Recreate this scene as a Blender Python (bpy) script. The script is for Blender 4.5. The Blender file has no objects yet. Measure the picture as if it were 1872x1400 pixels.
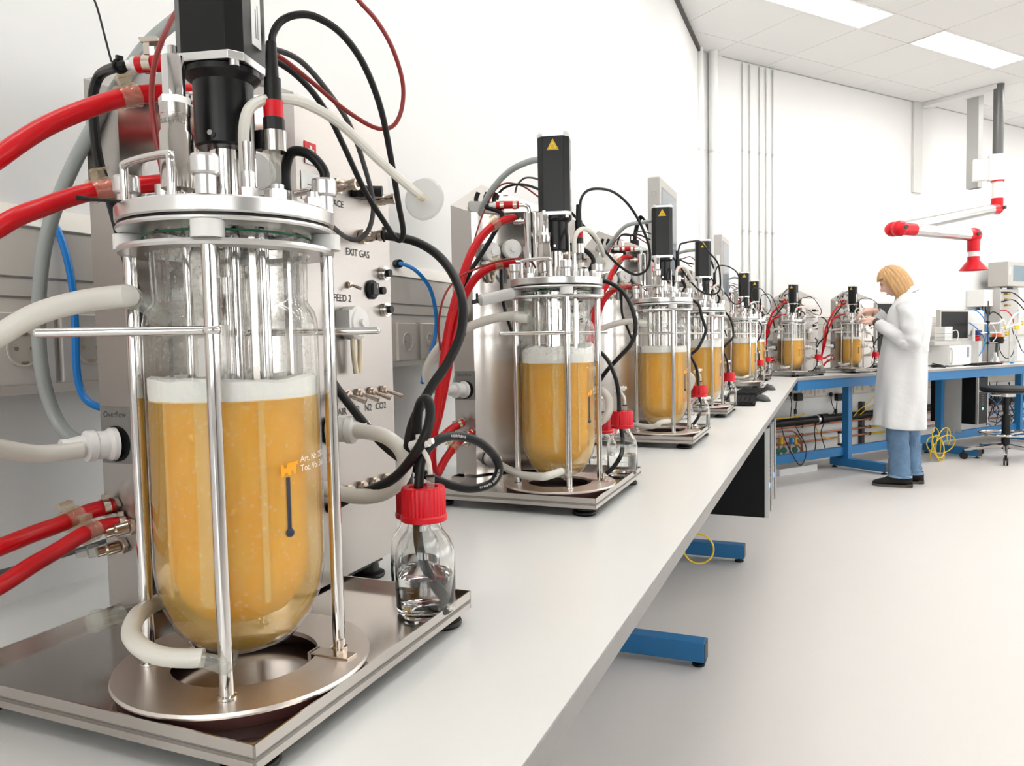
import bpy, bmesh, math, random
from math import sin, cos, pi, radians as R, sqrt
from mathutils import Vector, Matrix, noise
random.seed(7)
SC = bpy.context.scene
COL = SC.collection

# ---------------------------------------------------------------- camera
F_PX, PITCH, YAW, ROLL, CAM_Z = 1384.7, .0565, .3963, -.0193, 1.137
CAM = Vector((0, 0, CAM_Z))
FW = Vector((-sin(YAW)*cos(PITCH), cos(YAW)*cos(PITCH), -sin(PITCH)))
_r = Vector((cos(YAW), sin(YAW), 0)); _u = _r.cross(FW)
RT = _r*cos(ROLL) + _u*sin(ROLL); UP = _u*cos(ROLL) - _r*sin(ROLL)
cd = bpy.data.cameras.new('camera'); cam = bpy.data.objects.new('camera', cd); COL.objects.link(cam)
cd.sensor_fit = 'HORIZONTAL'; cd.sensor_width = 36; cd.lens = 36*F_PX/1872; cd.clip_start = .02; cd.clip_end = 100
m = Matrix((RT, UP, -FW)).transposed().to_4x4(); m.translation = CAM; cam.matrix_world = m
SC.camera = cam

# ---------------------------------------------------------------- light, exposure
W = bpy.data.worlds.new('world'); SC.world = W; W.use_nodes = True
bg = W.node_tree.nodes['Background']; bg.inputs[0].default_value = (1, .995, .985, 1); bg.inputs[1].default_value = 3.0
SC.view_settings.view_transform = 'Standard'; SC.view_settings.look = 'None'
SC.view_settings.exposure = 0.88; SC.view_settings.gamma = 1; SC.view_settings.use_curve_mapping = False
SC.cycles.transparent_max_bounces = 16
SC.cycles.max_bounces = 10; SC.cycles.diffuse_bounces = 3; SC.cycles.glossy_bounces = 4; SC.cycles.transmission_bounces = 10; SC.cycles.adaptive_threshold = .10; SC.cycles.caustics_reflective = False
LAMP_STRENGTH = 9.0

# ---------------------------------------------------------------- geometry helpers
B = .82                                            # bench top height
TH = .6466                                         # the far wall turns off by this angle
CO = Vector((-.944, 6.1945, 0)); DV = Vector((sin(TH), cos(TH), 0)); NV = Vector((cos(TH), -sin(TH), 0))
def fb(s, o, z=0): p = CO + DV*s + NV*o; return Vector((p.x, p.y, z))       # far-bench coordinates: along the wall, out from it
def P(x, y, D): return CAM + (FW + RT*((x-936)/F_PX) + UP*((700-y)/F_PX))*D  # a point seen at a pixel at distance D
def catmull(pts, k=6):
    pts = [Vector(p) for p in pts]
    if len(pts) < 3: return pts
    q = [pts[0]*2-pts[1]] + pts + [pts[-1]*2-pts[-2]]; out = []
    for i in range(1, len(q)-2):
        a, b, c, d = q[i-1:i+3]
        for j in range(k):
            t = j/k
            out.append(((b*2) + (c-a)*t + (a*2-b*5+c*4-d)*t*t + (b*3-a-c*3+d)*t*t*t)*.5)
    out.append(pts[-1]); return out

class MB:
    def __init__(s): s.v = []; s.f = []
    def add(s, vs, fs):
        o = len(s.v); s.v += [Vector(v) for v in vs]; s.f += [tuple(i+o for i in f) for f in fs]; return s
    def box(s, x0, x1, y0, y1, z0, z1):
        return s.add([(x0,y0,z0),(x1,y0,z0),(x1,y1,z0),(x0,y1,z0),(x0,y0,z1),(x1,y0,z1),(x1,y1,z1),(x0,y1,z1)],
                     [(0,3,2,1),(4,5,6,7),(0,1,5,4),(1,2,6,5),(2,3,7,6),(3,0,4,7)])
    def obox(s, c, ax, ay, az):                    # oriented box: centre + three half-extent vectors
        c, ax, ay, az = map(Vector, (c, ax, ay, az))
        if ax.cross(ay).dot(az) < 0: ax = -ax
        v = [c+ax*i+ay*j+az*k for k in (-1,1) for i, j in ((-1,-1),(1,-1),(1,1),(-1,1))]
        return s.add(v, [(0,3,2,1),(4,5,6,7),(0,1,5,4),(1,2,6,5),(2,3,7,6),(3,0,4,7)])
    def cyl(s, a, b, r, r2=None, n=16, cap=True):
        a, b = Vector(a), Vector(b); r2 = r if r2 is None else r2; d = (b-a).normalized()
        t = Vector((0,0,1)) if abs(d.z) < .9 else Vector((1,0,0)); u = d.cross(t).normalized(); w = d.cross(u)
        A = [a+(u*cos(2*pi*i/n)+w*sin(2*pi*i/n))*r for i in range(n)]; Bv = [b+(u*cos(2*pi*i/n)+w*sin(2*pi*i/n))*r2 for i in range(n)]
        fs = [(i, (i+1) % n, n+(i+1) % n, n+i) for i in range(n)]
        if cap: fs += [tuple(range(n-1, -1, -1)), tuple(range(n, 2*n))]
        return s.add(A+Bv, fs)
    def lathe(s, prof, n=32, c=(0,0,0), close=False, ax=None):
        c = Vector(c); vs = []
        M = Vector((0,0,1)).rotation_difference(Vector(ax)).to_matrix() if ax is not None else None
        for r, z in prof:
            for i in range(n):
                p = Vector((r*cos(2*pi*i/n), r*sin(2*pi*i/n), z)); vs.append(c + (M @ p if M else p))
        k = len(prof); fs = []
        for j in range(k if close else k-1):
            j2 = (j+1) % k
            for i in range(n): fs.append((j*n+i, j*n+(i+1) % n, j2*n+(i+1) % n, j2*n+i))
        return s.add(vs, fs)
    def tube(s, pts, r, n=10, k=6, smooth=True, cap=True):
        p = catmull(pts, k) if smooth else [Vector(q) for q in pts]
        L = len(p); rr = r if isinstance(r, (list, tuple)) else None; vs = []; prev = None
        for i in range(L):
            d = (p[min(i+1, L-1)]-p[max(i-1, 0)]).normalized()
            if prev is None:
                t = Vector((0,0,1)) if abs(d.z) < .9 else Vector((1,0,0)); u = d.cross(t).normalized()
            else: u = (prev - d*prev.dot(d)).normalized()
            prev = u; w = d.cross(u)
            if rr:
                q = i/(L-1)*(len(rr)-1); j = min(int(q), len(rr)-2); ra = rr[j]+(rr[j+1]-rr[j])*(q-j)
            else: ra = r
            vs += [p[i]+(u*cos(2*pi*a/n)+w*sin(2*pi*a/n))*ra for a in range(n)]
        fs = [(i*n+a, i*n+(a+1) % n, (i+1)*n+(a+1) % n, (i+1)*n+a) for i in range(L-1) for a in range(n)]
        if cap: fs += [tuple(range(n-1, -1, -1)), tuple(range((L-1)*n, L*n))]
        return s.add(vs, fs)
    def prism(s, poly, z0, z1):
        n = len(poly)
        return s.add([(x,y,z0) for x,y in poly]+[(x,y,z1) for x,y in poly],
                     [(i,(i+1)%n,n+(i+1)%n,n+i) for i in range(n)]+[tuple(range(n-1,-1,-1)), tuple(range(n,2*n))])
    def oprism(s, poly, o, u, v, t):               # polygon in the (u,v) plane at o, thickness vector t
        o, u, v, t = map(Vector, (o,u,v,t)); n = len(poly); a = [o+u*x+v*y for x,y in poly]
        return s.add(a+[p+t for p in a], [(i,(i+1)%n,n+(i+1)%n,n+i) for i in range(n)]+[tuple(range(n-1,-1,-1)), tuple(range(n,2*n))])
    def ball(s, c, r, sc=(1,1,1), nu=16, nv=10, M=None):
        c = Vector(c); vs = []
        for j in range(nv+1):
            a = pi*j/nv
            for i in range(nu):
                p = Vector((r*sc[0]*sin(a)*cos(2*pi*i/nu), r*sc[1]*sin(a)*sin(2*pi*i/nu), -r*sc[2]*cos(a)))
                vs.append(c+(M @ p if M else p))
        return s.add(vs, [(j*nu+i, j*nu+(i+1)%nu, (j+1)*nu+(i+1)%nu, (j+1)*nu+i) for j in range(nv) for i in range(nu)])
    def torus(s, c, Rr, r, ax=(0,0,1), n=32, k=10):
        return s.lathe([(Rr+r*cos(2*pi*i/k), r*sin(2*pi*i/k)) for i in range(k)], n, c, True, ax)
    def loft(s, rings, cap=True):                  # rings: lists of points, all the same length
        n = len(rings[0]); vs = [p for r in rings for p in r]
        fs = [(j*n+i, j*n+(i+1)%n, (j+1)*n+(i+1)%n, (j+1)*n+i) for j in range(len(rings)-1) for i in range(n)]
        if cap: fs += [tuple(range(n-1,-1,-1)), tuple(range((len(rings)-1)*n, len(rings)*n))]
        return s.add(vs, fs)
    def build(s, name, mat, parent=None, angle=35, bevel=0, smooth=True):
        me = bpy.data.meshes.new(name)
        off = Vector()
        if parent is None and s.v:
            lo = [min(v[i] for v in s.v) for i in range(3)]; hi = [max(v[i] for v in s.v) for i in range(3)]
            off = Vector(((lo[0]+hi[0])/2, (lo[1]+hi[1])/2, lo[2]))
        me.from_pydata([tuple(v-off) for v in s.v], [], s.f)
        bm = bmesh.new(); bm.from_mesh(me); bmesh.ops.remove_doubles(bm, verts=bm.verts, dist=1e-6)
        bmesh.ops.recalc_face_normals(bm, faces=bm.faces); bm.to_mesh(me); bm.free()
        if smooth:
            me.polygons.foreach_set('use_smooth', [True]*len(me.polygons)); me.set_sharp_from_angle(angle=R(angle))
        if mat: me.materials.append(mat)
        o = bpy.data.objects.new(name, me); COL.objects.link(o)
        o.location = off
        if parent is not None: o.parent = parent
        if bevel:
            b = o.modifiers.new('bevel', 'BEVEL'); b.width = bevel; b.segments = 2; b.limit_method = 'ANGLE'; b.angle_limit = R(40)
            b.harden_normals = True
        return o
def tag(o, label, cat, group=None):
    o['label'] = label; o['category'] = cat
    if group: o['group'] = group
    return o
def thing(name, label, cat, loc=(0,0,0), rz=0, group=None):
    o = bpy.data.objects.new(name, None); COL.objects.link(o); o.empty_display_size = .05
    o.location = loc; o.rotation_euler = (0,0,rz); return tag(o, label, cat, group)
def struct(o): o['kind'] = 'structure'; return o
def copy_tree(o, parent=None):
    c = o.copy(); COL.objects.link(c)
    if parent is not None: c.parent = parent
    for ch in list(o.children): copy_tree(ch, c)
    return c
def text(parent, body, size, mat, xf, name='lettering', align='CENTER', bold=0):
    cu = bpy.data.curves.new('t', 'FONT'); cu.body = body; cu.size = size; cu.align_x = align; cu.align_y = 'CENTER'; cu.resolution_u = 3; cu.offset = bold
    ob = bpy.data.objects.new('t', cu); COL.objects.link(ob); bpy.context.view_layer.update()
    me = bpy.data.meshes.new_from_object(ob); bpy.data.objects.remove(ob); bpy.data.curves.remove(cu)
    for v in me.vertices: v.co = xf(v.co.x, v.co.y)
    me.materials.clear(); me.materials.append(mat)
    o = bpy.data.objects.new(name, me); COL.objects.link(o); o.parent = parent; return o
def flat(o, u, v):
    o, u, v = map(Vector, (o,u,v)); return lambda x, y: o+u*x+v*y
def wrap(r, a0, z0): return lambda x, y: Vector((r*cos(a0+x/r), r*sin(a0+x/r), z0+y))

# ---------------------------------------------------------------- materials (all procedural)
def mat(name, col, rough=.5, metal=0, spec=.5, nscale=0, namt=.06, bump=0, bscale=200, stretch=None, coat=0, rvar=0, sub=0, trans=0, emit=0, bdist=.001):
    M_ = bpy.data.materials.new(name); M_.use_nodes = True; nt = M_.node_tree; b = nt.nodes['Principled BSDF']
    b.inputs['Base Color'].default_value = (*col, 1); b.inputs['Roughness'].default_value = rough; b.inputs['Metallic'].default_value = metal
    b.inputs['Specular IOR Level'].default_value = spec; b.inputs['Coat Weight'].default_value = coat
    if sub: b.inputs['Subsurface Weight'].default_value = sub; b.inputs['Subsurface Radius'].default_value = (.02,.012,.006); b.inputs['Subsurface Scale'].default_value = 1
    if trans: b.inputs['Transmission Weight'].default_value = trans
    if emit: b.inputs['Emission Color'].default_value = (*col, 1); b.inputs['Emission Strength'].default_value = emit
    if nscale or bump or rvar:
        tc = nt.nodes.new('ShaderNodeTexCoord'); mp = nt.nodes.new('ShaderNodeMapping'); nt.links.new(tc.outputs['Object'], mp.inputs[0])
        if stretch: mp.inputs['Scale'].default_value = stretch
        n = nt.nodes.new('ShaderNodeTexNoise'); n.inputs['Scale'].default_value = nscale or bscale; n.inputs['Detail'].default_value = 4
        nt.links.new(mp.outputs[0], n.inputs['Vector'])
        if nscale:
            mx = nt.nodes.new('ShaderNodeMixRGB'); mx.blend_type = 'MIX'
            mx.inputs[1].default_value = (*[c*(1-namt) for c in col], 1); mx.inputs[2].default_value = (*[min(1, c*(1+namt)) for c in col], 1)
            nt.links.new(n.outputs['Fac'], mx.inputs[0]); nt.links.new(mx.outputs[0], b.inputs['Base Color'])
        if rvar:
            mr = nt.nodes.new('ShaderNodeMapRange'); mr.inputs['To Min'].default_value = rough-rvar; mr.inputs['To Max'].default_value = rough+rvar
            nt.links.new(n.outputs['Fac'], mr.inputs[0]); nt.links.new(mr.outputs[0], b.inputs['Roughness'])
        if bump:
            bp = nt.nodes.new('ShaderNodeBump'); bp.inputs['Strength'].default_value = bump; bp.inputs['Distance'].default_value = bdist
            nt.links.new(n.outputs['Fac'], bp.inputs['Height']); nt.links.new(bp.outputs[0], b.inputs['Normal'])
    return M_
def thin_glass(name, tint=(.96,.97,.96), ior=1.45, rough=.02, haze=None, hz=.0, hscale=300, hcol=(.9,.9,.88)):
    # light passes straight through, the surface reflects by Fresnel; optional droplets/haze scatter some light
    M_ = bpy.data.materials.new(name); M_.use_nodes = True; nt = M_.node_tree; nt.nodes.remove(nt.nodes['Principled BSDF'])
    out = nt.nodes['Material Output']; tr = nt.nodes.new('ShaderNodeBsdfTransparent'); tr.inputs[0].default_value = (*tint, 1)
    gl = nt.nodes.new('ShaderNodeBsdfGlossy'); gl.inputs['Roughness'].default_value = rough
    lw = nt.nodes.new('ShaderNodeLayerWeight'); lw.inputs[0].default_value = .5; pw = nt.nodes.new('ShaderNodeMath'); pw.operation = 'POWER'; pw.inputs[1].default_value = 5
    nt.links.new(lw.outputs['Facing'], pw.inputs[0]); f0 = ((ior-1)/(ior+1))**2
    fr = nt.nodes.new('ShaderNodeMath'); fr.operation = 'MULTIPLY_ADD'; fr.inputs[1].default_value = 1-f0; fr.inputs[2].default_value = f0; nt.links.new(pw.outputs[0], fr.inputs[0])   # Schlick
    mx = nt.nodes.new('ShaderNodeMixShader'); last = tr.outputs[0]
    if hz:
        df = nt.nodes.new('ShaderNodeBsdfDiffuse'); df.inputs[0].default_value = (*hcol, 1)
        tl = nt.nodes.new('ShaderNodeBsdfTranslucent'); tl.inputs[0].default_value = (*hcol, 1)
        ds = nt.nodes.new('ShaderNodeMixShader'); nt.links.new(df.outputs[0], ds.inputs[1]); nt.links.new(tl.outputs[0], ds.inputs[2])
        hm = nt.nodes.new('ShaderNodeMixShader')
        if haze:
            tc = nt.nodes.new('ShaderNodeTexCoord'); vo = nt.nodes.new('ShaderNodeTexNoise'); vo.inputs['Scale'].default_value = hscale; vo.inputs['Detail'].default_value = 3
            cr = nt.nodes.new('ShaderNodeMapRange'); cr.inputs['From Min'].default_value = haze[0]; cr.inputs['From Max'].default_value = haze[1]
            cr.inputs['To Min'].default_value = 0; cr.inputs['To Max'].default_value = hz
            nt.links.new(tc.outputs['Object'], vo.inputs['Vector']); nt.links.new(vo.outputs['Fac'], cr.inputs[0]); nt.links.new(cr.outputs[0], hm.inputs[0])
        else: hm.inputs[0].default_value = hz
        nt.links.new(tr.outputs[0], hm.inputs[1]); nt.links.new(ds.outputs[0], hm.inputs[2]); last = hm.outputs[0]
    nt.links.new(fr.outputs[0], mx.inputs[0]); nt.links.new(last, mx.inputs[1]); nt.links.new(gl.outputs[0], mx.inputs[2])
    nt.links.new(mx.outputs[0], out.inputs[0]); return M_
def translucent(name, col, rough=.3, tl=.4):
    M_ = bpy.data.materials.new(name); M_.use_nodes = True; nt = M_.node_tree; b = nt.nodes['Principled BSDF']; out = nt.nodes['Material Output']
    b.inputs['Base Color'].default_value = (*col, 1); b.inputs['Roughness'].default_value = rough
    t = nt.nodes.new('ShaderNodeBsdfTranslucent'); t.inputs[0].default_value = (*col, 1); mx = nt.nodes.new('ShaderNodeMixShader'); mx.inputs[0].default_value = tl
    nt.links.new(b.outputs[0], mx.inputs[1]); nt.links.new(t.outputs[0], mx.inputs[2]); nt.links.new(mx.outputs[0], out.inputs[0]); return M_

steel = mat('brushed_steel', (.46,.43,.41), .34, 1, nscale=60, namt=.05, stretch=(1,1,14), rvar=.07)
steel_h = mat('brushed_plate', (.74,.68,.625), .36, 1, nscale=50, namt=.07, stretch=(30,4,4), rvar=.06)
polish = mat('polished_steel', (.54,.505,.475), .16, 1, nscale=25, namt=.04)
mirror = mat('bright_steel', (.67,.65,.635), .08, 1, nscale=8, namt=.03)
satin = mat('satin_aluminium', (.68,.67,.66), .28, 1, nscale=40, namt=.04)
nickel = mat('nickel_fitting', (.60,.52,.45), .22, 1, nscale=30, namt=.06)
black = mat('black_anodised', (.006,.006,.0065), .30, spec=.3, nscale=80, namt=.2)
rubber = mat('black_rubber', (.007,.007,.0075), .42, spec=.3, nscale=120, namt=.25)
blackp = mat('black_plastic', (.008,.008,.0085), .4, spec=.3, nscale=90, namt=.2)
red = mat('red_rubber', (.62,.004,.010), .33, spec=.35, nscale=40, namt=.08)
redcap = mat('red_plastic', (.68,.004,.016), .36, spec=.35, nscale=30, namt=.06)
darkred = mat('dark_red_cable', (.28,.02,.018), .38, nscale=60, namt=.1)
silicone = translucent('milky_silicone', (.88,.855,.79), .3, .3)
greyhose = translucent('grey_clear_hose', (.50,.54,.525), .22, .3)
clip = thin_glass('clear_amber_clip', (.97,.93,.84), 1.5, .08, None, .20, hcol=(.92,.82,.66))
whitep = mat('white_plastic', (.82,.81,.79), .4, nscale=50, namt=.03)
creamp = mat('cream_plastic', (.70,.655,.60), .42, nscale=40, namt=.03)
greyp = mat('grey_plastic', (.52,.51,.49), .45, nscale=40, namt=.03)
darkgrey = mat('dark_grey_plastic', (.07,.07,.072), .5, spec=.3, nscale=40, namt=.1)
bluehose = mat('blue_hose', (.005,.20,.62), .35, nscale=40, namt=.06)
bluep = mat('blue_powder_coat', (.018,.165,.40), .42, nscale=30, namt=.05)
bluecable = mat('blue_cable', (.02,.25,.65), .4, nscale=30, namt=.05)
yellow = mat('yellow_cable', (.82,.58,.02), .45, nscale=30, namt=.06)
orange = mat('orange_print', (.95,.40,.0), .5, nscale=60, namt=.04)
orangep = mat('orange_plastic', (.85,.13,.02), .4, nscale=60, namt=.04)
signyel = mat('sign_yellow', (.90,.58,.01), .4, nscale=60, namt=.03)
inkblk = mat('black_print', (.02,.02,.02), .6, nscale=60, namt=.1)
keyblack = mat('keyboard_black', (.02,.02,.021), .9, spec=.08, nscale=90, namt=.3)
inkgry = mat('grey_print', (.22,.21,.20), .6, nscale=60, namt=.1)
inkwht = mat('white_print', (.85,.84,.82), .6, nscale=60, namt=.03)
paper = mat('white_sticker', (.84,.84,.83), .5, nscale=60, namt=.02)
copper = mat('copper_pipe', (.50,.20,.11), .4, .75, nscale=30, namt=.15)
skin = mat('skin', (.78,.50,.40), .5, nscale=20, namt=.05, sub=.15)
glass = thin_glass('vessel_glass', (.98,.985,.98))
wetglass = thin_glass('wet_glass', (.98,.985,.98), 1.45, .03, (.54,.72), .35, 260)
bottleglass = mat('bottle_glass', (.985,.99,.985), .0, trans=1.0, nscale=20, namt=.004); bottleglass.node_tree.nodes['Principled BSDF'].inputs['IOR'].default_value = 1.47
water = mat('water', (.985,.99,.99), .0, trans=1.0, nscale=20, namt=.004); water.node_tree.nodes['Principled BSDF'].inputs['IOR'].default_value = 1.33
gasket = mat('dark_red_gasket', (.06,.012,.010), .5, nscale=40, namt=.1)
green = mat('green_seal', (.02,.16,.07), .4, nscale=40, namt=.1)
foam = mat('foam', (.90,.88,.83), .75, nscale=160, namt=.05, bump=.5, sub=.2)
def liquid_mat(name, c1, c2, tr, bub):
    M_ = bpy.data.materials.new(name); M_.use_nodes = True; nt = M_.node_tree; b = nt.nodes['Principled BSDF']; out = nt.nodes['Material Output']
    tc = nt.nodes.new('ShaderNodeTexCoord')
    n1 = nt.nodes.new('ShaderNodeTexNoise'); n1.inputs['Scale'].default_value = 28; n1.inputs['Detail'].default_value = 6
    mp = nt.nodes.new('ShaderNodeMapping'); mp.inputs['Scale'].default_value = (1,1,.55); nt.links.new(tc.outputs['Object'], mp.inputs[0]); nt.links.new(mp.outputs[0], n1.inputs['Vector'])
    c = nt.nodes.new('ShaderNodeMixRGB'); c.inputs[1].default_value = (*c1,1); c.inputs[2].default_value = (*c2,1); r0 = nt.nodes.new('ShaderNodeMapRange'); r0.inputs['From Min'].default_value = .35; r0.inputs['From Max'].default_value = .65; nt.links.new(n1.outputs['Fac'], r0.inputs[0]); nt.links.new(r0.outputs[0], c.inputs[0])
    v = nt.nodes.new('ShaderNodeTexVoronoi'); v.inputs['Scale'].default_value = 170; nt.links.new(tc.outputs['Object'], v.inputs['Vector'])
    r1 = nt.nodes.new('ShaderNodeMapRange'); r1.inputs['From Min'].default_value = .20; r1.inputs['From Max'].default_value = .34; r1.inputs['To Min'].default_value = 1; r1.inputs['To Max'].default_value = 0
    nt.links.new(v.outputs['Distance'], r1.inputs[0])
    n2 = nt.nodes.new('ShaderNodeTexNoise'); n2.inputs['Scale'].default_value = 45; nt.links.new(tc.outputs['Object'], n2.inputs['Vector'])
    r2 = nt.nodes.new('ShaderNodeMapRange'); r2.inputs['From Min'].default_value = .44; r2.inputs['From Max'].default_value = .60; r2.inputs['To Max'].default_value = bub
    nt.links.new(n2.outputs['Fac'], r2.inputs[0])
    mu = nt.nodes.new('ShaderNodeMath'); mu.operation = 'MULTIPLY'; nt.links.new(r1.outputs[0], mu.inputs[0]); nt.links.new(r2.outputs[0], mu.inputs[1])
    c3 = nt.nodes.new('ShaderNodeMixRGB'); c3.inputs[2].default_value = (1.0,.86,.58,1); nt.links.new(mu.outputs[0], c3.inputs[0]); nt.links.new(c.outputs[0], c3.inputs[1])
    nt.links.new(c3.outputs[0], b.inputs['Base Color']); b.inputs['Roughness'].default_value = .45
    t = nt.nodes.new('ShaderNodeBsdfTranslucent'); nt.links.new(c3.outputs[0], t.inputs[0])
    m1 = nt.nodes.new('ShaderNodeMixShader'); m1.inputs[0].default_value = .12; nt.links.new(b.outputs[0], m1.inputs[1]); nt.links.new(t.outputs[0], m1.inputs[2])
    tp = nt.nodes.new('ShaderNodeBsdfTransparent'); tp.inputs[0].default_value = (1,.93,.80,1)
    m2 = nt.nodes.new('ShaderNodeMixShader'); m2.inputs[0].default_value = tr; nt.links.new(m1.outputs[0], m2.inputs[1]); nt.links.new(tp.outputs[0], m2.inputs[2])
    nt.links.new(m2.outputs[0], out.inputs[0]); return M_
broth = liquid_mat('amber_broth', (1.0,.46,.018), (1.0,.59,.06), 0, .8)
jacket = liquid_mat('pale_jacket_broth', (1.0,.62,.11), (1.0,.70,.20), .66, .75)
wallpaint = mat('white_wall_paint', (.83,.825,.815), .75, nscale=6, namt=.008, bump=.05, bscale=300)
ceilpaint = mat('ceiling_tile_white', (.82,.815,.80), .85, nscale=90, namt=.012)
benchtop = mat('bench_laminate', (.78,.78,.765), .28, nscale=500, namt=.02)
benchedge = mat('bench_edge_grey', (.30,.29,.28), .45, nscale=60, namt=.05)
railsheen = mat('rail_floor_sheen', (.50,.55,.68), .4, nscale=30, namt=.04)  # lavender is the floor's reflection on the blue frame, painted in
floormat = mat('speckled_floor', (.70,.665,.64), .38, nscale=420, namt=.09)
lampmat = mat('lamp_diffuser', (1,.985,.945), .5, nscale=20, namt=.005, emit=LAMP_STRENGTH)

# ================================================================ the setting
def FAR(x, y, o):                                   # where a sight line meets the plane o metres out from the far wall -> (s, z)
    r = FW + RT*((x-936)/F_PX) + UP*((700-y)/F_PX)
    t = (o-(CAM-CO).dot(NV))/(Vector((r.x, r.y, 0)).dot(NV)+0)
    t = (o - Vector((CAM.x-CO.x, CAM.y-CO.y, 0)).dot(NV))/Vector((r.x, r.y, 0)).dot(NV)
    p = CAM+r*t; v = Vector((p.x-CO.x, p.y-CO.y, 0)); return v.dot(DV), p.z
def fbox(mb, s0, s1, o0, o1, z0, z1):
    c = fb((s0+s1)/2, (o0+o1)/2, (z0+z1)/2); return mb.obox(c, DV*((s1-s0)/2), NV*((o1-o0)/2), Vector((0,0,(z1-z0)/2)))
ZC = 3.373; WX = -.944; XE = -.21; YC = 5.948
struct(MB().box(-3, 9, -5, 15, -.1, 0).build('floor', floormat))
struct(MB().box(WX-.12, WX, -5, CO.y+.08, 0, ZC+.1).build('wall_left', wallpaint))
struct(fbox(MB(), -.02, 10, -.12, 0, 0, ZC+.1).build('wall_far', wallpaint))
# unseen back wall; windows and door added for frontal light and contrast in reflections
wbm = MB().box(WX-.12,5.1,-3.12,-3,0,.9).box(WX-.12,5.1,-3.12,-3,2.6,ZC+.1)
added_bwins = [(-.65,1.05),(1.45,3.15)]
xs = [WX-.12]+[x for w_ in added_bwins for x in w_]+[5.1]
for k in range(0, len(xs), 2): wbm.box(xs[k],xs[k+1],-3.12,-3,.9,2.6)
struct(wbm.build('unseen_wall_back', wallpaint))
for k, (x0, x1) in enumerate(added_bwins):
    wf = MB()
    for a_, b_ in ((x0,x0+.05),(x1-.05,x1),((x0+x1)/2-.03,(x0+x1)/2+.03)): wf.box(a_,b_,-3.08,-3.02,.9,2.6)
    wf.box(x0,x1,-3.08,-3.02,.9,.95).box(x0,x1,-3.08,-3.02,2.55,2.6)
    wo = struct(wf.build('added_window_%d' % (k+6), darkgrey))
    for a_, b_ in ((x0+.05,(x0+x1)/2-.03),((x0+x1)/2+.03,x1-.05)):
        pn = MB().box(a_,b_,-3.05,-3.045,.95,2.55)
        for v in pn.v: v -= wo.location
        pn.build('pane', glass, wo)
dr = struct(MB().box(3.6,4.6,-2.999,-2.95,.02,2.15).build('added_door', mat('door_grey_blue', (.16,.18,.21), .5, nscale=20, namt=.05)))
hn = MB().box(3.66,3.68,-2.95,-2.90,.95,1.1)
for v in hn.v: v -= dr.location
hn.build('door_handle', satin, dr)
# unseen right wall with windows, added to tone down steel reflections and give highlights
wr = MB(); added_wins = [(-.8,.9),(1.5,3.2),(3.8,5.5),(6.1,7.8),(8.4,10.1)]
wr.box(5.0,5.12,-3.1,14,0,.95).box(5.0,5.12,-3.1,14,2.5,ZC+.1)
ys = [-3.1]+[y for w_ in added_wins for y in w_]+[14]
for k in range(0, len(ys), 2): wr.box(5.0,5.12,ys[k],ys[k+1],.95,2.5)
struct(wr.build('unseen_wall_right', wallpaint))
for k, (y0, y1) in enumerate(added_wins):
    wf = MB()
    for a_, b_ in ((y0,y0+.05),(y1-.05,y1),((y0+y1)/2-.03,(y0+y1)/2+.03)): wf.box(5.02,5.08,a_,b_,.95,2.5)
    wf.box(5.02,5.08,y0,y1,.95,1.0).box(5.02,5.08,y0,y1,2.45,2.5)
    wo = struct(wf.build('added_window_%d' % (k+1), darkgrey))
    for a_, b_ in ((y0+.05,(y0+y1)/2-.03),((y0+y1)/2+.03,y1-.05)):
        pn = MB().box(5.045,5.05,a_,b_,1.0,2.45)
        for v in pn.v: v -= wo.location
        pn.build('pane', glass, wo)
# ceiling: a slab with lay-in tiles and luminaires, laid out square to the far wall
cl = struct(MB().box(-3, 9, -5, 15, ZC+.06, ZC+.1).build('ceiling', ceilpaint))
tile_me = {}
SB = [.74+.6*k for k in range(-16, 15)]
OB = [-.33, .27, .87, 1.16, 1.76, 2.36, 2.65, 3.25, 3.85, 4.14, 4.74, 5.34]
LAMPROW = [(.87,1.16), (2.36,2.65), (3.85,4.14)]
lamps = []; ntile = 0
def in_room(p): return p.x > WX-.3 and (p-CO).dot(NV) > -.35
stuff_mb = MB()
for j in range(len(OB)-1):
    o0, o1 = OB[j], OB[j+1]
    row = (o0, o1) in LAMPROW
    for i in range(len(SB)-1):
        s0, s1 = SB[i], SB[i+1]
        c = fb((s0+s1)/2, (o0+o1)/2)
        if not in_room(c): continue
        k = (i-SB.index(SB[16])) % 3
        if row and k in (1, 2):
            if k == 1: lamps.append((s0, s0+1.2, o0, o1))
            continue
        near = -.8 < s0 < 4.2 and o0 < 2.4
        if near:
            key = (round(o1-o0, 2))
            if key not in tile_me:
                t = MB(); h = (o1-o0)/2-.0022; t.obox((0,0,0), DV*.2978, NV*h, Vector((0,0,.008)))
                ob = t.build('ceiling_tile', ceilpaint, cl); tile_me[key] = ob.data
                ob.location = c-cl.location+Vector((0,0,ZC+.008))
            else:
                ob = bpy.data.objects.new('ceiling_tile', tile_me[key]); COL.objects.link(ob); ob.parent = cl
                ob.location = c-cl.location+Vector((0,0,ZC+.008))
        else:
            stuff_mb.obox(c+Vector((0,0,ZC+.008)), DV*.2978, NV*((o1-o0)/2-.0022), Vector((0,0,.008)))
so = stuff_mb.build('ceiling_tiles', ceilpaint, None); so.parent = cl; so.matrix_parent_inverse = Matrix.Translation(-cl.location); so['kind'] = 'stuff'
proto_l = None
nl = 0
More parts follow.
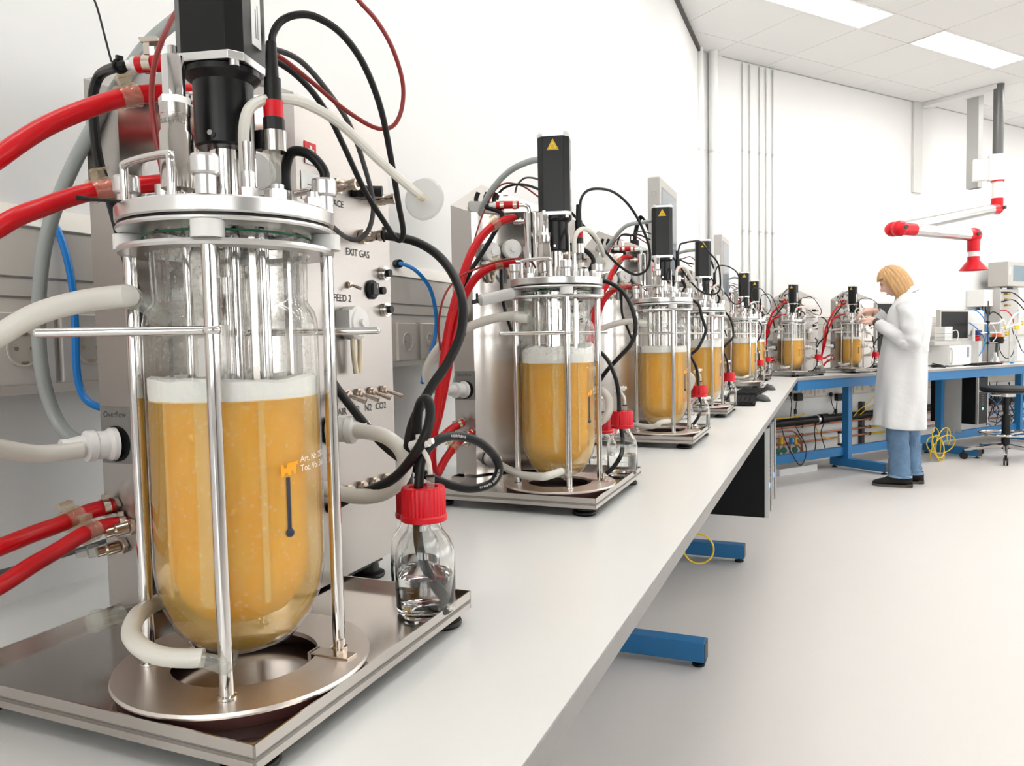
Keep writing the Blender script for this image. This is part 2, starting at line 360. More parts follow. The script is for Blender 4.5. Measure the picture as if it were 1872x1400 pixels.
for s0, s1, o0, o1 in lamps:
    if not (-6 < s0 < 7): continue
    w, h = (s1-s0)/2, (o1-o0)/2; c = fb((s0+s1)/2, (o0+o1)/2, ZC)
    if proto_l is None:
        proto_l = thing('ceiling_light', '', 'light', c, 0)
        fr = MB()
        for sg in (-1, 1):
            fr.obox(NV*(sg*(h-.008))+Vector((0,0,.006)), DV*w, NV*.008, Vector((0,0,.012)))
            fr.obox(DV*(sg*(w-.008))+Vector((0,0,.006)), DV*.008, NV*(h-.016), Vector((0,0,.012)))
        fr.build('frame', whitep, proto_l)
        MB().obox((0,0,.010), DV*(w-.014), NV*(h-.014), Vector((0,0,.003))).build('diffuser', lampmat, proto_l)
        L = proto_l
    else: L = copy_tree(proto_l); L.location = c
    L['group'] = 'recessed ceiling lights'; L['_s'] = s0; L['_o'] = o0
    seen = o0 < 1 and -1 < s0 < 3
    L['label'] = ('recessed ceiling light panel at top edge, left of the other visible panel' if s0 < 1 else 'recessed ceiling light panel near the top right corner, above the extraction arm') if seen else 'recessed ceiling light panel of the room outside the view'
    del L['_s']; del L['_o']
struct(MB().box(WX, WX+.02, -5, CO.y, ZC-.03, ZC+.002).build('ceiling_gap_shade', mat('gap_shade_dark', (.08,.075,.07), .6, nscale=20)))  # dark strip standing for the shadow gap between wall and ceiling
struct(fbox(MB(), .25, 10, 0, .008, ZC-.006, ZC+.002).build('trim_2', mat('grey_joint', (.45,.44,.43), .6, nscale=20)))
struct(fbox(MB(), 0, 10, 0, .012, 0, .06).build('baseboard_far', wallpaint))

# ---------------------------------------------------------------- white riser pipes and thin conduits by the corner
def pipe_thing(s, r, label, z0=.0, z1=ZC, clamps=(.9,1.75,2.6), o=None, grp=None, m=None, boxw=None):
    o = o or r+.004; p = fb(s, o, z0)
    t = thing('wall_pipe', label, 'pipe', p, 0, grp)
    if boxw: MB().obox((0,0,(z1-z0)/2), DV*boxw, NV*o, Vector((0,0,(z1-z0)/2))).build('duct', m or wallpaint, t, bevel=.003)
    else: MB().cyl((0,0,0), (0,0,z1-z0), r, n=20).build('pipe', m or wallpaint, t)
    for z in clamps:
        MB().lathe([(r+.001,-.009),(r+.004,-.009),(r+.004,.009),(r+.001,.009)], 20, (0,0,z-z0)).obox(NV*-(o-.004)*.5+Vector((0,0,z-z0)), DV*.004, NV*(o*.5-.004), Vector((0,0,.006))).build('clamp', satin, t)
    return t
pipe_thing(FAR(1281,400,.045)[0], .033, 'thick white riser pipe standing in the room corner')
pipe_thing(FAR(1306,400,.045)[0], .036, 'thick white riser pipe just right of the corner pipe')
mat_duct = mat('pale_duct', (.70,.70,.68), .6, nscale=20, namt=.02)
cgrp = 'thin white conduits on the far wall'
for i, (x, lab) in enumerate(((1359,'leftmost thin white conduit on the far wall'), (1372,'second thin white conduit from the corner on the far wall'), (1390,'third thin white conduit from the corner on the far wall'), (1402,'fourth thin white conduit from the corner on the far wall'), (1414,'rightmost of the five thin white conduits on the far wall'))):
    pipe_thing(FAR(x,300,.012)[0], .0085, lab, .95, ZC-.02, (1.35, 2.0, 2.65), grp=cgrp)
s_, z_ = FAR(1680,260,.03); pipe_thing(s_, .06, 'flat pale cable duct running down the far wall from the ceiling', FAR(1680,352,.03)[1], ZC, (), o=.012, m=mat_duct, boxw=.07)

# ---------------------------------------------------------------- benches
bt = MB().add([(WX,-1.5,B-.022),(XE,-1.5,B-.022),(XE,YC,B-.022),(CO.x,CO.y,B-.022),(WX,-1.5,B),(XE,-1.5,B),(XE,YC,B),(CO.x,CO.y,B)],
              [(0,3,2,1),(4,5,6,7),(0,1,5,4),(1,2,6,5),(2,3,7,6),(3,0,4,7)])
LB = thing('lab_bench', 'long pale lab bench along the left wall carrying the bioreactors', 'bench', (-.55, 2, 0))
def put(mb, name, m, parent, **k):                  # build in world coordinates under a parent that is not rotated
    for v in mb.v: v -= parent.location
    return mb.build(name, m, parent, **k)
put(bt, 'worktop', benchtop, LB)
put(MB().box(XE, XE+.002, -1.5, YC, B-.022, B-.001), 'edge_band', benchedge, LB)
put(MB().box(XE-.085, XE-.040, -1.5, YC-.03, B-.085, B-.0225), 'frame_beam', bluep, LB)
put(MB().box(XE-.020, XE-.004, -1.5, YC-.02, B-.031, B-.0225), 'edge_rail_sheen', railsheen, LB)  # strip that carries the painted floor sheen under the bench edge
def tleg(parent, c, u, w):                          # c = floor point under the column, u = bench front direction, w = along the bench
    c, u, w = Vector(c)-parent.location, Vector(u), Vector(w); z = Vector((0,0,1))
    put2 = lambda mb, n, m, **k: mb.build(n, m, parent, **k)
    put2(MB().obox(c+u*.11+z*.055, u*.255, w*.032, z*.035), 'foot_bar', bluep, bevel=.004)
    put2(MB().obox(c+u*.3665+z*.055, u*.0015, w*.030, z*.033), 'end_cap', darkgrey)
    put2(MB().obox(c+z*.41, u*.03, w*.026, z*.325), 'leg', bluep, bevel=.003)
    put2(MB().oprism([(-.11,.088),(-.028,.088),(-.028,.22),(-.05,.20)], c-w*.004, u, z, w*.008), 'gusset', bluep)
    for k in (-.12, .34): put2(MB().cyl(c+u*k, c+u*k+z*.008, .022, n=14).cyl(c+u*k+z*.008, c+u*k+z*.022, .008, n=10), 'levelling_foot', blackp)
for y in (1.31, 2.612, 3.911, 5.2): tleg(LB, (-.752, y, 0), (1,0,0), (0,1,0))
FBN = thing('lab_bench', 'pale bench with blue steel frame along the far wall, beside the woman', 'bench', fb(2.5,.4))
ft = MB(); a, b_, c_, d_ = fb(0,0,0), fb(.246,.734,0), fb(8,.734,0), fb(8,0,0)
ft.add([(p.x,p.y,z) for z in (B-.022,B) for p in (a,b_,c_,d_)], [(0,3,2,1),(4,5,6,7),(0,1,5,4),(1,2,6,5),(2,3,7,6),(3,0,4,7)])
put(ft, 'worktop', benchtop, FBN)
put(fbox(MB(), .247, 8, .734, .736, B-.022, B-.001), 'edge_band', benchedge, FBN)
put(fbox(MB(), .26, 8, .68, .725, B-.095, B-.0225), 'frame_beam', bluep, FBN)
put(fbox(MB(), .05, 8, .372, .412, .115, .185), 'lower_rail', bluep, FBN)
for s in (1.255, 2.60, 4.0): tleg(FBN, fb(s,.42), NV, DV)

# ---------------------------------------------------------------- wall trunking with sockets
def trunk(name, label, o, u, n, L, socks, z0, z1, prot, label_txt=()):
    # o = start on the wall, u along, n out of the wall
    o, u, n = Vector(o), Vector(u), Vector(n); z = Vector((0,0,1)); t = thing(name, label, 'cable trunking', o)
    body = [(0,z0),(prot-.01,z0),(prot,z0+.012),(prot,z1-.03),(prot-.035,z1),(0,z1)]
    MB().oprism(body, (0,0,0), n, z, u*L).build('body', creamp, t)
    for zz in (z1-.032, z0+.142, z0+.118): MB().obox(u*(L/2)+n*(prot+.0004)+z*zz, u*(L/2), n*.0006, z*.0011).build('seam', inkgry, t)
    proto = None
    for s in socks:
        c = u*s+n*prot+z*(z0+.056)
        if proto is None:
            proto = pl = MB().obox(n*.004, u*.040, n*.004, z*.043).build('socket', creamp, t, bevel=.002)
            MB().lathe([(.0215,.0078),(.0215,.0095),(.0195,.0095),(.0195,.0078)], 24, (0,0,0), True, n).build('rim', creamp, pl)
            MB().cyl(n*.0079, n*.00825, .0192, n=24).build('recess', mat_recess, pl)
            h2 = MB()
            for sg in (-1,1): h2.cyl(u*(sg*.0095)+n*.0081, u*(sg*.0095)+n*.0087, .0028, n=8)
            for sg in (-1,1): h2.obox(z*(sg*.0175)+n*.0085, u*.0045, n*.0004, z*.0022)
            h2.build('contacts', nickel, pl)
        else: pl = copy_tree(proto, t)
        pl.location = c
    return t
mat_recess = mat('socket_recess', (.58,.53,.47), .5, nscale=30, namt=.03)
ls = [.611+.083*0, .70, 1.506, 1.615, 2.42, 2.53, 3.30, 3.41, 4.2, 4.3]
TL = trunk('cable_trunking', 'cream wall trunking with power sockets behind the bioreactors', (WX,-1,B), (0,1,0), (1,0,0), 6.9, [y+1 for y in ls], .262, .497, .05)
TF = trunk('cable_trunking', 'cream wall trunking with sockets above the far bench', fb(.5,0,B), DV, NV, 6, [.6,.7,1.4,1.5,2.95,3.04,3.6,3.69], .262, .497, .05)
us = [FAR(x,715,.03)[0] for x in (1467,1478,1492,1502,1562,1572)]
TU = trunk('cable_trunking', 'cream socket strip on the far wall under the bench', fb(.3,0,.555), DV, NV, 4.6, [s-.3 for s in us]+[2.4,2.5,2.9,3.0], .02, .165, .045)

# ================================================================ bioreactor (origin: vessel axis on the bench top)
def ring_pts(r, a): return (r*cos(R(a)), r*sin(R(a)))
RODA = (-58, 32, 122, 212)
def make_reactor(foam_v=0):
    t = thing('bioreactor', '', 'bioreactor')
    # base plate: disc with round opening on a dark red pad
    MB().lathe([(.062,.0370),(.1075,.0370),(.1085,.0390),(.1075,.0415),(.062,.0415)], 64, close=True).build('base_plate', steel_h, t)
    MB().lathe([(.086,.0266),(.1035,.0266),(.1035,.0368),(.086,.0368)], 48, close=True).build('base_gasket', gasket, t)
    br = MB().box(.052,.092,.022,.036,.0417,.0431).box(.050,.0535,.022,.036,.029,.0431).cyl((.080,.029,.0431),(.080,.029,.056),.0028,n=10).cyl((.080,.029,.0431),(.080,.029,.0475),.0055,n=6)
    br.build('clamp_bracket', nickel, t)
    for a in RODA:
        x, y = ring_pts(.081, a); rd = MB().cyl((x,y,.0415),(x,y,.3935),.0056,n=20).lathe([(.0056,.0417),(.0078,.0417),(.0078,.0435),(.0056,.0445)],16,(x,y,0)).build('rod', mirror, t)
        MB().cyl((x,y,.3987),(x,y,.4118),.0125,n=20).build('spacer', whitep, t)
        nb = MB().lathe([(0,.431),(.0078,.431),(.0078,.445),(.0098,.446),(.0106,.4475),(.0106,.4585),(.0098,.4605),(.006,.461),(.0055,.4585),(0,.4585)],32,(x,y,0)).build('clamp_nut', satin, t, angle=18)
    # carrying bars welded to the rods
    f, r_, b_, l = [Vector((*ring_pts(.081,a),.329)) for a in RODA]
    for p_, q_ in ((f,-148),(b_,32)):
        d = Vector((cos(R(q_)),sin(R(q_)),0)); e_ = p_+d*.122
        MB().cyl(p_, e_, .0036, n=14).ball(e_,.0036,nu=14,nv=8).ball(p_+Vector((0,0,0)),.0072,(1,1,.7),14,8).build('carrying_bar', mirror, t)
    # lid and clamp rings
    MB().lathe([(0,.418),(.0865,.418),(.088,.4195),(.088,.4295),(.0865,.431),(0,.431)],72).build('lid', satin, t)
    MB().lathe([(.060,.4157),(.0845,.4157),(.0845,.4178),(.060,.4178)],56,close=True).build('lid_gasket', rubber, t)
    MB().lathe([(.060,.4120),(.087,.4120),(.088,.4137),(.087,.4155),(.060,.4155)],72,close=True).build('clamp_ring', satin, t)
    MB().lathe([(.067,.3937),(.087,.3937),(.088,.396),(.087,.3985),(.067,.3985)],72,close=True).build('clamp_ring', satin, t)
    MB().torus((0,0,.4075),.0678,.0010,n=56,k=8).build('seal', green, t)
    # glass: neck flange, neck, shoulder, body, round bottom
    g = [(.067,.4115),(.0675,.403),(.0645,.397),(.0635,.36),(.0637,.354),(.066,.3505),(.0695,.345),(.0715,.336),(.0718,.29)]
    MB().lathe(g,64).lathe([(r-.0028,z-.001) for r, z in g[:-1]],64).build('glass_neck', wetglass, t)
    g2 = [(.0718,.29),(.0718,.135),(.0705,.118),(.0665,.098),(.058,.078),(.044,.062),(.024,.053),(0,.050)]
    MB().lathe(g2,64).build('glass_body', glass, t)
    # liquid: amber core with baffles, paler jacket around it
    lz = .274
    MB().lathe([(0,lz),(.0565,lz),(.0565,.135),(.055,.118),(.050,.102),(.039,.088),(.022,.080),(0,.078)],48).build('broth', broth, t)
    MB().lathe([(.063,lz-.001),(.0695,lz-.001),(.0695,.135),(.0685,.119),(.0645,.1),(.0565,.0805),(.043,.065),(.0235,.0555),(0,.0525)],48).build('jacket_broth', jacket, t)
    fm = MB(); n = 40; rings = []
    for r, z in ((.0690,lz-.002),(.0695,lz+.004),(.0695,lz+.014),(.066,lz+.016),(.04,lz+.013),(.015,lz+.012)):
        rr = []
        for i in range(n):
            a = 2*pi*i/n; k = 0
            if z > lz+.01: k = (.004+.012*foam_v)*noise.noise((cos(a)*1.6+foam_v*3, sin(a)*1.6, 2.3))+(.002)*noise.noise((cos(a)*6, sin(a)*6, r*80)); k += .012*foam_v
            rr.append(Vector((r*cos(a), r*sin(a), z+k)))
        rings.append(rr)
    fm.loft(rings).build('foam', foam, t)
    for a, w in ((-75,.0055),(-28,.0026),(-130,.004),(60,.005),(150,.005)):
        ra = R(a); u = Vector((-sin(ra),cos(ra),0)); e = Vector((cos(ra),sin(ra),0))
        MB().obox(e*.0572+Vector((0,0,.188)), u*w, e*.0012, Vector((0,0,.083))).build('baffle', mat_baffle, t)
        MB().obox(e*.050+Vector((0,0,.34)), u*w, e*.0015, Vector((0,0,.066))).build('baffle', polish, t)
    for a, rr, r in ((-40,.030,.0045),(-95,.038,.003),(-10,.040,.004),(60,.030,.004),(-150,.036,.0035),(180,.02,.004)):
        x, y = ring_pts(rr,a); MB().cyl((x,y,lz),(x,y,.418),r,n=12).build('dip_tube', mirror, t)
    MB().cyl((0,0,lz),(0,0,.418),.006,n=14).cyl((0,0,.335),(0,0,.375),.0105,n=16).build('stirrer_shaft', mirror, t)
    ra = R(-14); e = Vector((cos(ra),sin(ra),0))*.0690
    MB().cyl(e+Vector((0,0,.165)), e+Vector((0,0,.208)), .0020, n=10).ball(e+Vector((0,0,.162)),.0040,nu=12,nv=8).build('sensor_tip', mat_navy, t)
    # print on the glass
    a0 = R(-14); rw = .0722
    lp = [(165,270),(205,265),(215,318),(255,322),(268,255),(445,240),(443,285),(412,300),(408,405),(368,412),(355,360),(335,365),(325,415),(285,425),(262,380),(235,380),(205,430),(185,442),(170,425)]
    logo = [((x_-305)*6e-5, (340-y_)*6e-5) for x_, y_ in lp]
    xf = wrap(rw, a0, .215); lm = MB(); k = len(logo); cx = xf(0,0)
    lm.add([xf(x,y) for x,y in logo], [tuple(range(k))]).build('printed_logo', orange, t, smooth=False)
    text(t, 'Art. Nr. 2510\nTot. Vol. 3.6 L', .0078, inkwht, wrap(rw, R(-5), .2175), 'lettering', 'LEFT')
    # glass side nozzle at the shoulder, lower nozzle
    MB().tube([(-.010,-.060,.338),(-.014,-.068,.345),(-.022,-.073,.352),(-.040,-.075,.3565)], .0074, 14).build('side_nozzle', clip_glass, t)
    MB().tube([(.018,-.036,.060),(.034,-.058,.061),(.044,-.071,.067),(.042,-.080,.074),(.030,-.0845,.077)], .006, 12).build('bottom_nozzle', clip_glass, t)
    # stirrer drive
    MB().cyl((0,0,.431),(0,0,.487),.0145,n=28).build('drive_shaft_housing', mirror, t)
    MB().lathe([(0,.484),(.0225,.484),(.0245,.486),(.0245,.538),(.0285,.541),(.031,.5435),(.031,.548),(.0285,.550),(0,.550)],40).cyl((.0225*cos(R(-70)),.0225*sin(R(-70)),.491),(.0255*cos(R(-70)),.0255*sin(R(-70)),.491),.0025,n=10).build('drive_coupling', black, t)
    MB().cyl((.024*cos(R(-75)),.024*sin(R(-75)),.4925),(.0258*cos(R(-75)),.0258*sin(R(-75)),.4925),.0022,n=10).build('set_screw', satin, t)
    A = R(-76); u = Vector((cos(A),sin(A),0)); v = Vector((-sin(A),cos(A),0))
    h, cch = .030, .0105
    def octo(hh, c): return [(hh,-hh+c),(hh,hh-c),(hh-c,hh),(-hh+c,hh),(-hh,hh-c),(-hh,-hh+c),(-hh+c,-hh),(hh-c,-hh)]
    mo = MB().oprism(octo(h,cch), (0,0,.556), u, v, (0,0,.138)).build('motor', black, t, bevel=.0008)
    MB().oprism(octo(.031,.009), (0,0,.549), u, v, (0,0,.007)).build('motor_flange', satin, t, bevel=.0008)
    tp = MB().oprism(octo(.0305,.0105), (0,0,.694), u, v, (0,0,.006)); tp.build('motor_cap', satin, t, bevel=.0008)
    for sx in (-1,1):
        for sy in (-1,1):
            p = u*(.0235*sx)+v*(.0235*sy); MB().cyl(p+Vector((0,0,.5445)), p+Vector((0,0,.549)), .0042, n=12).build('screw', satin, t)
            p2 = p; MB().cyl(p2+Vector((0,0,.6995)), p2+Vector((0,0,.702)), .004, n=10).build('screw', satin, t)
    zv = Vector((0,0,1))
    sg = MB().oprism([(-.0115,-.0085),(.0115,-.0085),(0,.0125)], u*.0301+zv*.677, v, zv, u*.0004).build('warning_sign', inkblk, mo, smooth=False)
    MB().oprism([(-.0112,-.0083),(.0112,-.0083),(0,.0122)], u*.0306+zv*.677, v, zv, u*.0002).build('sign_border', signyel, sg, smooth=False)
    MB().oprism([(-.0094,-.0072),(.0094,-.0072),(0,.0098)], u*.0309+zv*.677, v, zv, u*.0001).build('sign_line', inkblk, sg, smooth=False)
    MB().oprism([(-.0086,-.0067),(.0086,-.0067),(0,.0086)], u*.0311+zv*.677, v, zv, u*.0001).build('sign_face', signyel, sg, smooth=False)
    for k in (-.0026,0,.0026): MB().tube([u*.0314+zv*(.6715+q*.0016)+v*(k+.0006*(-1)**q) for q in range(5)], .0003, 5, 3).build('heat_wave', inkblk, sg)
    st = MB().obox(v*.0301+u*-.003+zv*.602, u*.0080, v*.0003, zv*.033).build('sticker', paper, mo)
    MB().obox(v*.0305+u*-.002+zv*.588, u*.0006, v*.0001, zv*.012).obox(v*.0305+u*-.0055+zv*.590, u*.0006, v*.0001, zv*.014).build('print_lines', inkgry, st)
    # fittings on the lid
    rv = MB().lathe([(0,.431),(.008,.431),(.008,.440),(.0128,.443),(.0128,.486),(.0112,.489),(.0112,.5005),(.0116,.501),(.0116,.509),(0,.509)],40,(-.005,-.049,0)).build('relief_valve', polish, t)
    MB().cyl((-.005,-.049,.509),(-.005,-.049,.5145),.0124,n=6).build('valve_nut', satin, rv)
    MB().lathe([(0,.5145),(.0086,.5145),(.0086,.545),(.0080,.547),(.0036,.548),(.0036,.555),(0,.555)],32,(-.005,-.049,0)).build('valve_stem', mirror, rv)
    def wv2(x, y): a = R(-62)+x/.0113; return Vector((-.005+.01132*cos(a), -.049+.01132*sin(a), .4945+y))
    text(rv, 'RELIEF PRESS', .0052, inkgry, wv2)
    MB().tube([(-.044,-.066,.431),(-.044,-.066,.458),(-.040,-.066,.464),(.010,-.074,.464),(.014,-.074,.458),(.014,-.074,.431)], .0033, 12, 5).build('lid_handle', mirror, t)
    MB().tube([(.040,.062,.431),(.040,.062,.452),(.038,.064,.457),(.000,.074,.457),(-.004,.074,.452),(-.004,.074,.431)], .0033, 12, 5).build('lid_handle', mirror, t)
    pb = MB().lathe([(0,.431),(.0105,.431),(.0105,.447),(.0075,.449),(0,.449)],6,(.043,.011,0)).build('probe', satin, t)
    MB().cyl((.043,.011,.449),(.043,.011,.482),.0048,n=16).build('probe_glass', clip_glass, pb)
    MB().cyl((.043,.011,.480),(.043,.011,.497),.0102,n=28).build('probe_collar', polish, pb)
    MB().cyl((.043,.011,.497),(.043,.011,.508),.0088,n=8).build('probe_nut', blackp, pb)
    MB().cyl((.043,.011,.508),(.043,.011,.522),.0082,n=20).build('probe_red_sleeve', redcap, pb)
    MB().cyl((.043,.011,.522),(.043,.011,.541),.0070,n=20).cyl((.043,.011,.541),(.043,.011,.571),.0056,.0044,n=16).build('probe_plug', blackp, pb)
    MB().box(.020,.032,.008,.020,.484,.500).build('sensor_block', blackp, t, bevel=.001)
    for x, y, z, r in ((.045,-.025,.452,.0058),(.026,-.052,.447,.006),(-.045,-.025,.45,.008),(-.060,.012,.449,.0075),(.020,.052,.452,.007),(-.030,.055,.447,.007),(.064,.034,.444,.006),(.062,-.010,.443,.005)):
        MB().cyl((x,y,.431),(x,y,.443),r*1.35,n=6).cyl((x,y,.443),(x,y,z+.004),r,n=16).build('port_fitting', satin, t)
    MB().cyl((.026,.004,.431),(.026,.004,.515),.0022,n=10).build('thin_pipe', mirror, t)
    MB().cyl((.045,-.025,.447),(.045,-.025,.480),.0036,n=12).build('inlet_pipe', mirror, t)
    # exhaust condenser column behind the drive
    cx, cy = -.075, .060
    co = MB().lathe([(0,.43),(.008,.43),(.008,.446),(.0125,.448),(.0125,.570),(.011,.573),(.0045,.574),(0,.574)],28,(cx,cy,0)).cyl((cx,cy,.418),(cx,cy,.43),.010,n=20).cyl((cx,cy,.415),(.01+cx,cy-.008,.424),.006,n=10).build('exhaust_condenser', mirror, t)
    MB().tube([(cx,cy,.40),(cx+.01,cy-.01,.425),(cx+.022,cy-.02,.428)], .005, 10).build('condenser_arm', mirror, co)
    for z in (.556,.474): MB().cyl((cx-.011,cy,z),(cx-.034,cy-.004,z),.0055,n=14).cyl((cx-.018,cy-.001,z),(cx-.022,cy-.002,z),.0075,n=14).build('hose_barb', mirror, co)
    zs_ = .589
    MB().tube([(cx,cy,.572),(cx-.002,cy-.001,.583),(cx-.009,cy-.004,zs_-.001),(cx-.026,cy-.010,zs_)], .0045, 12).build('outlet_bend', mirror, co)
    MB().tube([(cx-.020,cy-.008,zs_),(cx-.042,cy-.015,zs_+.0005),(cx-.064,cy-.023,zs_)], .0078, 16).build('red_sleeve', red, co)
    dd = Vector((-.94,-.33,0)).normalized(); pv = dd.cross(zv)
    e = Vector((cx-.028,cy-.0105,zs_)); MB().lathe([(.0079,-.004),(.0089,-.004),(.0089,.004),(.0079,.004)],18,e,True,dd).build('hose_clamp', nickel, co)
    e = Vector((cx-.053,cy-.019,zs_)); MB().lathe([(.0080,-.004),(.0090,-.004),(.0090,.004),(.0080,.004)],18,e,True,dd).obox(e+zv*.014, dd*.003, pv*.0045, zv*.006).obox(e+zv*.0215-dd*.003, dd*.009, pv*.006, zv*.0022+dd*.001).build('lever_clamp', nickel, co)
    MB().lathe([(.0062,-.003),(.0075,-.002),(.0075,.004),(.0045,.006),(.0045,.016),(0,.016)],18,Vector((cx-.064,cy-.023,zs_)),False,dd).build('hose_connector', whitep, co)
    # sampling tube with rubber hose bend
    MB().tube([(.0205,.052,.452),(.022,.050,.475),(.030,.050,.490),(.045,.056,.487),(.056,.062,.470),(.050,.058,.452),(.040,.055,.440)], .0046, 12).build('sampling_hose', rubber, t)
    return t
inkdark = mat('dark_grey_print', (.07,.07,.07), .5, nscale=60, namt=.1)
mat_baffle = mat('baffle_in_broth', (.80,.62,.36), .4, nscale=60, namt=.08)
mat_navy = mat('navy_sensor', (.015,.02,.05), .4, nscale=90, namt=.3)
clip_glass = thin_glass('clear_glass_fitting', (.92,.92,.88), 1.5, .03, None, .22)

# ---------------------------------------------------------------- control cabinet with drip tray (same origin)
FX = -.073
def make_cabinet():
    t = thing('control_cabinet', '', 'cabinet'); zv = Vector((0,0,1))
    # plan outline: near face, hollow polished recess round the vessel, front panel, far side, back
    A_, B_ = (-.262,.076), (-.214,.076)
    arc = []
    n = 14
    for i in range(n+1):
        a = R(160.4+(115.0-160.4)*i/n); r = .2278+(.2010-.2278)*i/n; arc.append((r*cos(a), r*sin(a)))
    E_, D_, K_ = (FX,.186), (FX,.378), (-.262,.378)
    z0, z1 = .030, .597
    body = MB(); pl = [A_, B_]; low = lambda p, z: (p[0], p[1], z)
    # faces: near face, front panel, far side, back, roof in facets
    vs = [low(A_,z0),low(B_,z0),low(B_,.588),low(A_,.606)]
    body.add(vs, [(0,1,2,3)])
    body.add([low(E_,z0),low(D_,z0),low(D_,z1),low(E_,z1)], [(0,1,2,3)])
    body.add([low(arc[-1],z0),low(E_,z0),low(E_,z1),low(arc[-1],z1)], [(0,1,2,3)])
    body.add([low(D_,z0),low(K_,z0),low(K_,.678),low(D_,z1)], [(0,1,2,3)])
    body.add([low(K_,z0),low(A_,z0),low(A_,.606),(-.262,.235,.678),low(K_,.678)], [(0,1,2,3,4)])
    rim = [(*B_,.588)]+[(p[0],p[1],.588+(z1-.588)*i/n) for i, p in enumerate(arc)][1:]+[low(E_,z1),low(D_,z1)]
    ridge = (-.262,.235,.678); kk = low(K_,.678)
    fan = [low(A_,.606)]+rim; k = len(fan)
    vs = fan+[ridge,kk]; fs = [(i,i+1,k) for i in range(k-1)]+[(k-1,k+1,k)]
    body.add(vs, fs)
    bot = [low(A_,z0),low(B_,z0)]+[low(p,z0) for p in arc[1:]]+[low(E_,z0),low(D_,z0),low(K_,z0)]
    body.add(bot, [tuple(range(len(bot)))])
    body.build('cabinet_body', steel, t, angle=20)
    rc = MB(); zs = [z0,.2,.4,z1]; vs = []
    for zz in zs:
        for i, p in enumerate(arc): vs.append((p[0],p[1],zz if zz < z1 else .588+(z1-.588)*i/n))
    m_ = n+1; rc.add(vs, [(j*m_+i,j*m_+i+1,(j+1)*m_+i+1,(j+1)*m_+i) for j in range(3) for i in range(n)])
    rec = rc.build('polished_recess', polish, t, angle=60)
    def arcxf(z):
        def f(x, y):
            q = (x+.092)/.160; q = max(0,min(1,q)); a = R(159+(116-159)*q); r = .2265+(.2010-.2265)*q-.0008
            return Vector((r*cos(a), r*sin(a), z+y))
        return f
    text(rec, 'INFORS', .040, inkgry, arcxf(.453), 'lettering', bold=.0011)
    # drip tray on rubber feet
    tr = MB().box(-.245,.105,-.109,.241,.022,.0265)
    for x0,x1,y0,y1 in ((.1035,.105,-.109,.241),(-.245,-.2435,-.109,.076),(-.245,.105,-.109,-.1075),(-.07,.105,.2395,.241)): tr.box(x0,x1,y0,y1,.016,.0355)
    tr.build('drip_tray', polish, t)
    ls = MB().box(.1051,.1053,-.109,.241,.0247,.0251).box(-.245,.105,-.1093,-.1091,.0247,.0251); ls.build('tray_seam', inkgry, t)
    for x, y in ((.075,-.080),(.078,.222),(-.215,-.080),(-.215,.30),(-.10,.345)):
        MB().lathe([(0,0),(.021,0),(.0225,.003),(.0215,.006),(.015,.009),(.013,.022),(0,.022)],24,(x,y,0)).build('rubber_foot', rubber, t)
    MB().box(-.255,-.09,.215,.365,.018,.0305).build('base_block', blackp, t)
    # near face: overflow port, hose barbs, drain
    u, w, nn = Vector((1,0,0)), zv, Vector((0,-1,0))
    pp = MB().obox((-.236,.0755,.222), u*.0225, nn*.0008, zv*.030).build('port_plate', steel_h, t)
    MB().obox((-.236,.0750,.222), u*.0232, nn*.0006, zv*.0307).build('plate_outline', inkgry, pp)
    text(pp, 'Overflow', .0088, inkblk, flat((-.238,.0742,.2445), u, zv))
    c = Vector((-.236,.075,.213))
    MB().cyl(c, c+nn*.003, .0195, n=24).build('port_washer', rubber, pp)
    MB().lathe([(0,.003),(.0180,.003),(.0180,.008),(.0150,.012),(.0150,.022),(.0165,.024),(.0165,.032),(.012,.035),(.0105,.046),(.0095,.048),(.0095,.056),(0,.056)],24,c,False,nn+Vector((-.35,0,.02))).build('overflow_connector', whitep, pp)
    for x, z in ((-.244,.145),(-.222,.123),(-.236,.101)):
        c = Vector((x,.075,z)); d = (nn+Vector((-.45,0,-.12))).normalized()
        MB().cyl(c, c+nn*.005, .0095, n=6).lathe([(0,.004),(.0070,.004),(.0070,.016),(.0055,.018),(.0055,.026),(0,.026)],16,c,False,d).build('hose_barb', nickel, t)
    c = Vector((-.236,.075,.101)); d = (nn+Vector((-.55,0,-.05))).normalized(); MB().cyl(c+d*.024, c+d*.034, .0065, n=14).cyl(c+d*.034, c+d*.045, .0045, n=6).build('valve_knob', clip_glass, t)
    a = R(152); c = Vector((.222*cos(a), .222*sin(a), .062)); d = Vector((-cos(a),-sin(a),0))
    MB().lathe([(0,0),(.0165,0),(.0165,.006),(.012,.010),(.012,.020),(.009,.022),(.0085,.034),(0,.034)],24,c,False,d).build('drain_connector', whitep, t)
    # peristaltic pump heads on the recess
    for a, z in ((150,.505),(137,.512),(124,.508)):
        ra = R(a); r = .2225-(.0018*(150-a)/3); e = Vector((cos(ra),sin(ra),0)); c = e*r+zv*z; d = -e; uu = Vector((-sin(ra),cos(ra),0))
        ph = MB().lathe([(0,0),(.0200,0),(.0212,.003),(.0212,.017),(.0190,.020),(.006,.0205),(.006,.023),(0,.023)],24,c,False,d).build('pump_head', whitep, t)
        MB().obox(c+zv*-.0235+d*.010, uu*.019, d*.009, zv*.003).build('pump_clip', whitep, ph)
        for k in (-1,1): MB().tube([c+uu*(.010*k)+zv*-.018+d*.012, c+uu*(.0085*k)+zv*-.045+d*.012, c+uu*(.004*k)+zv*-.062+d*.012], .0027, 8).build('pump_tube', mat_cream, ph)
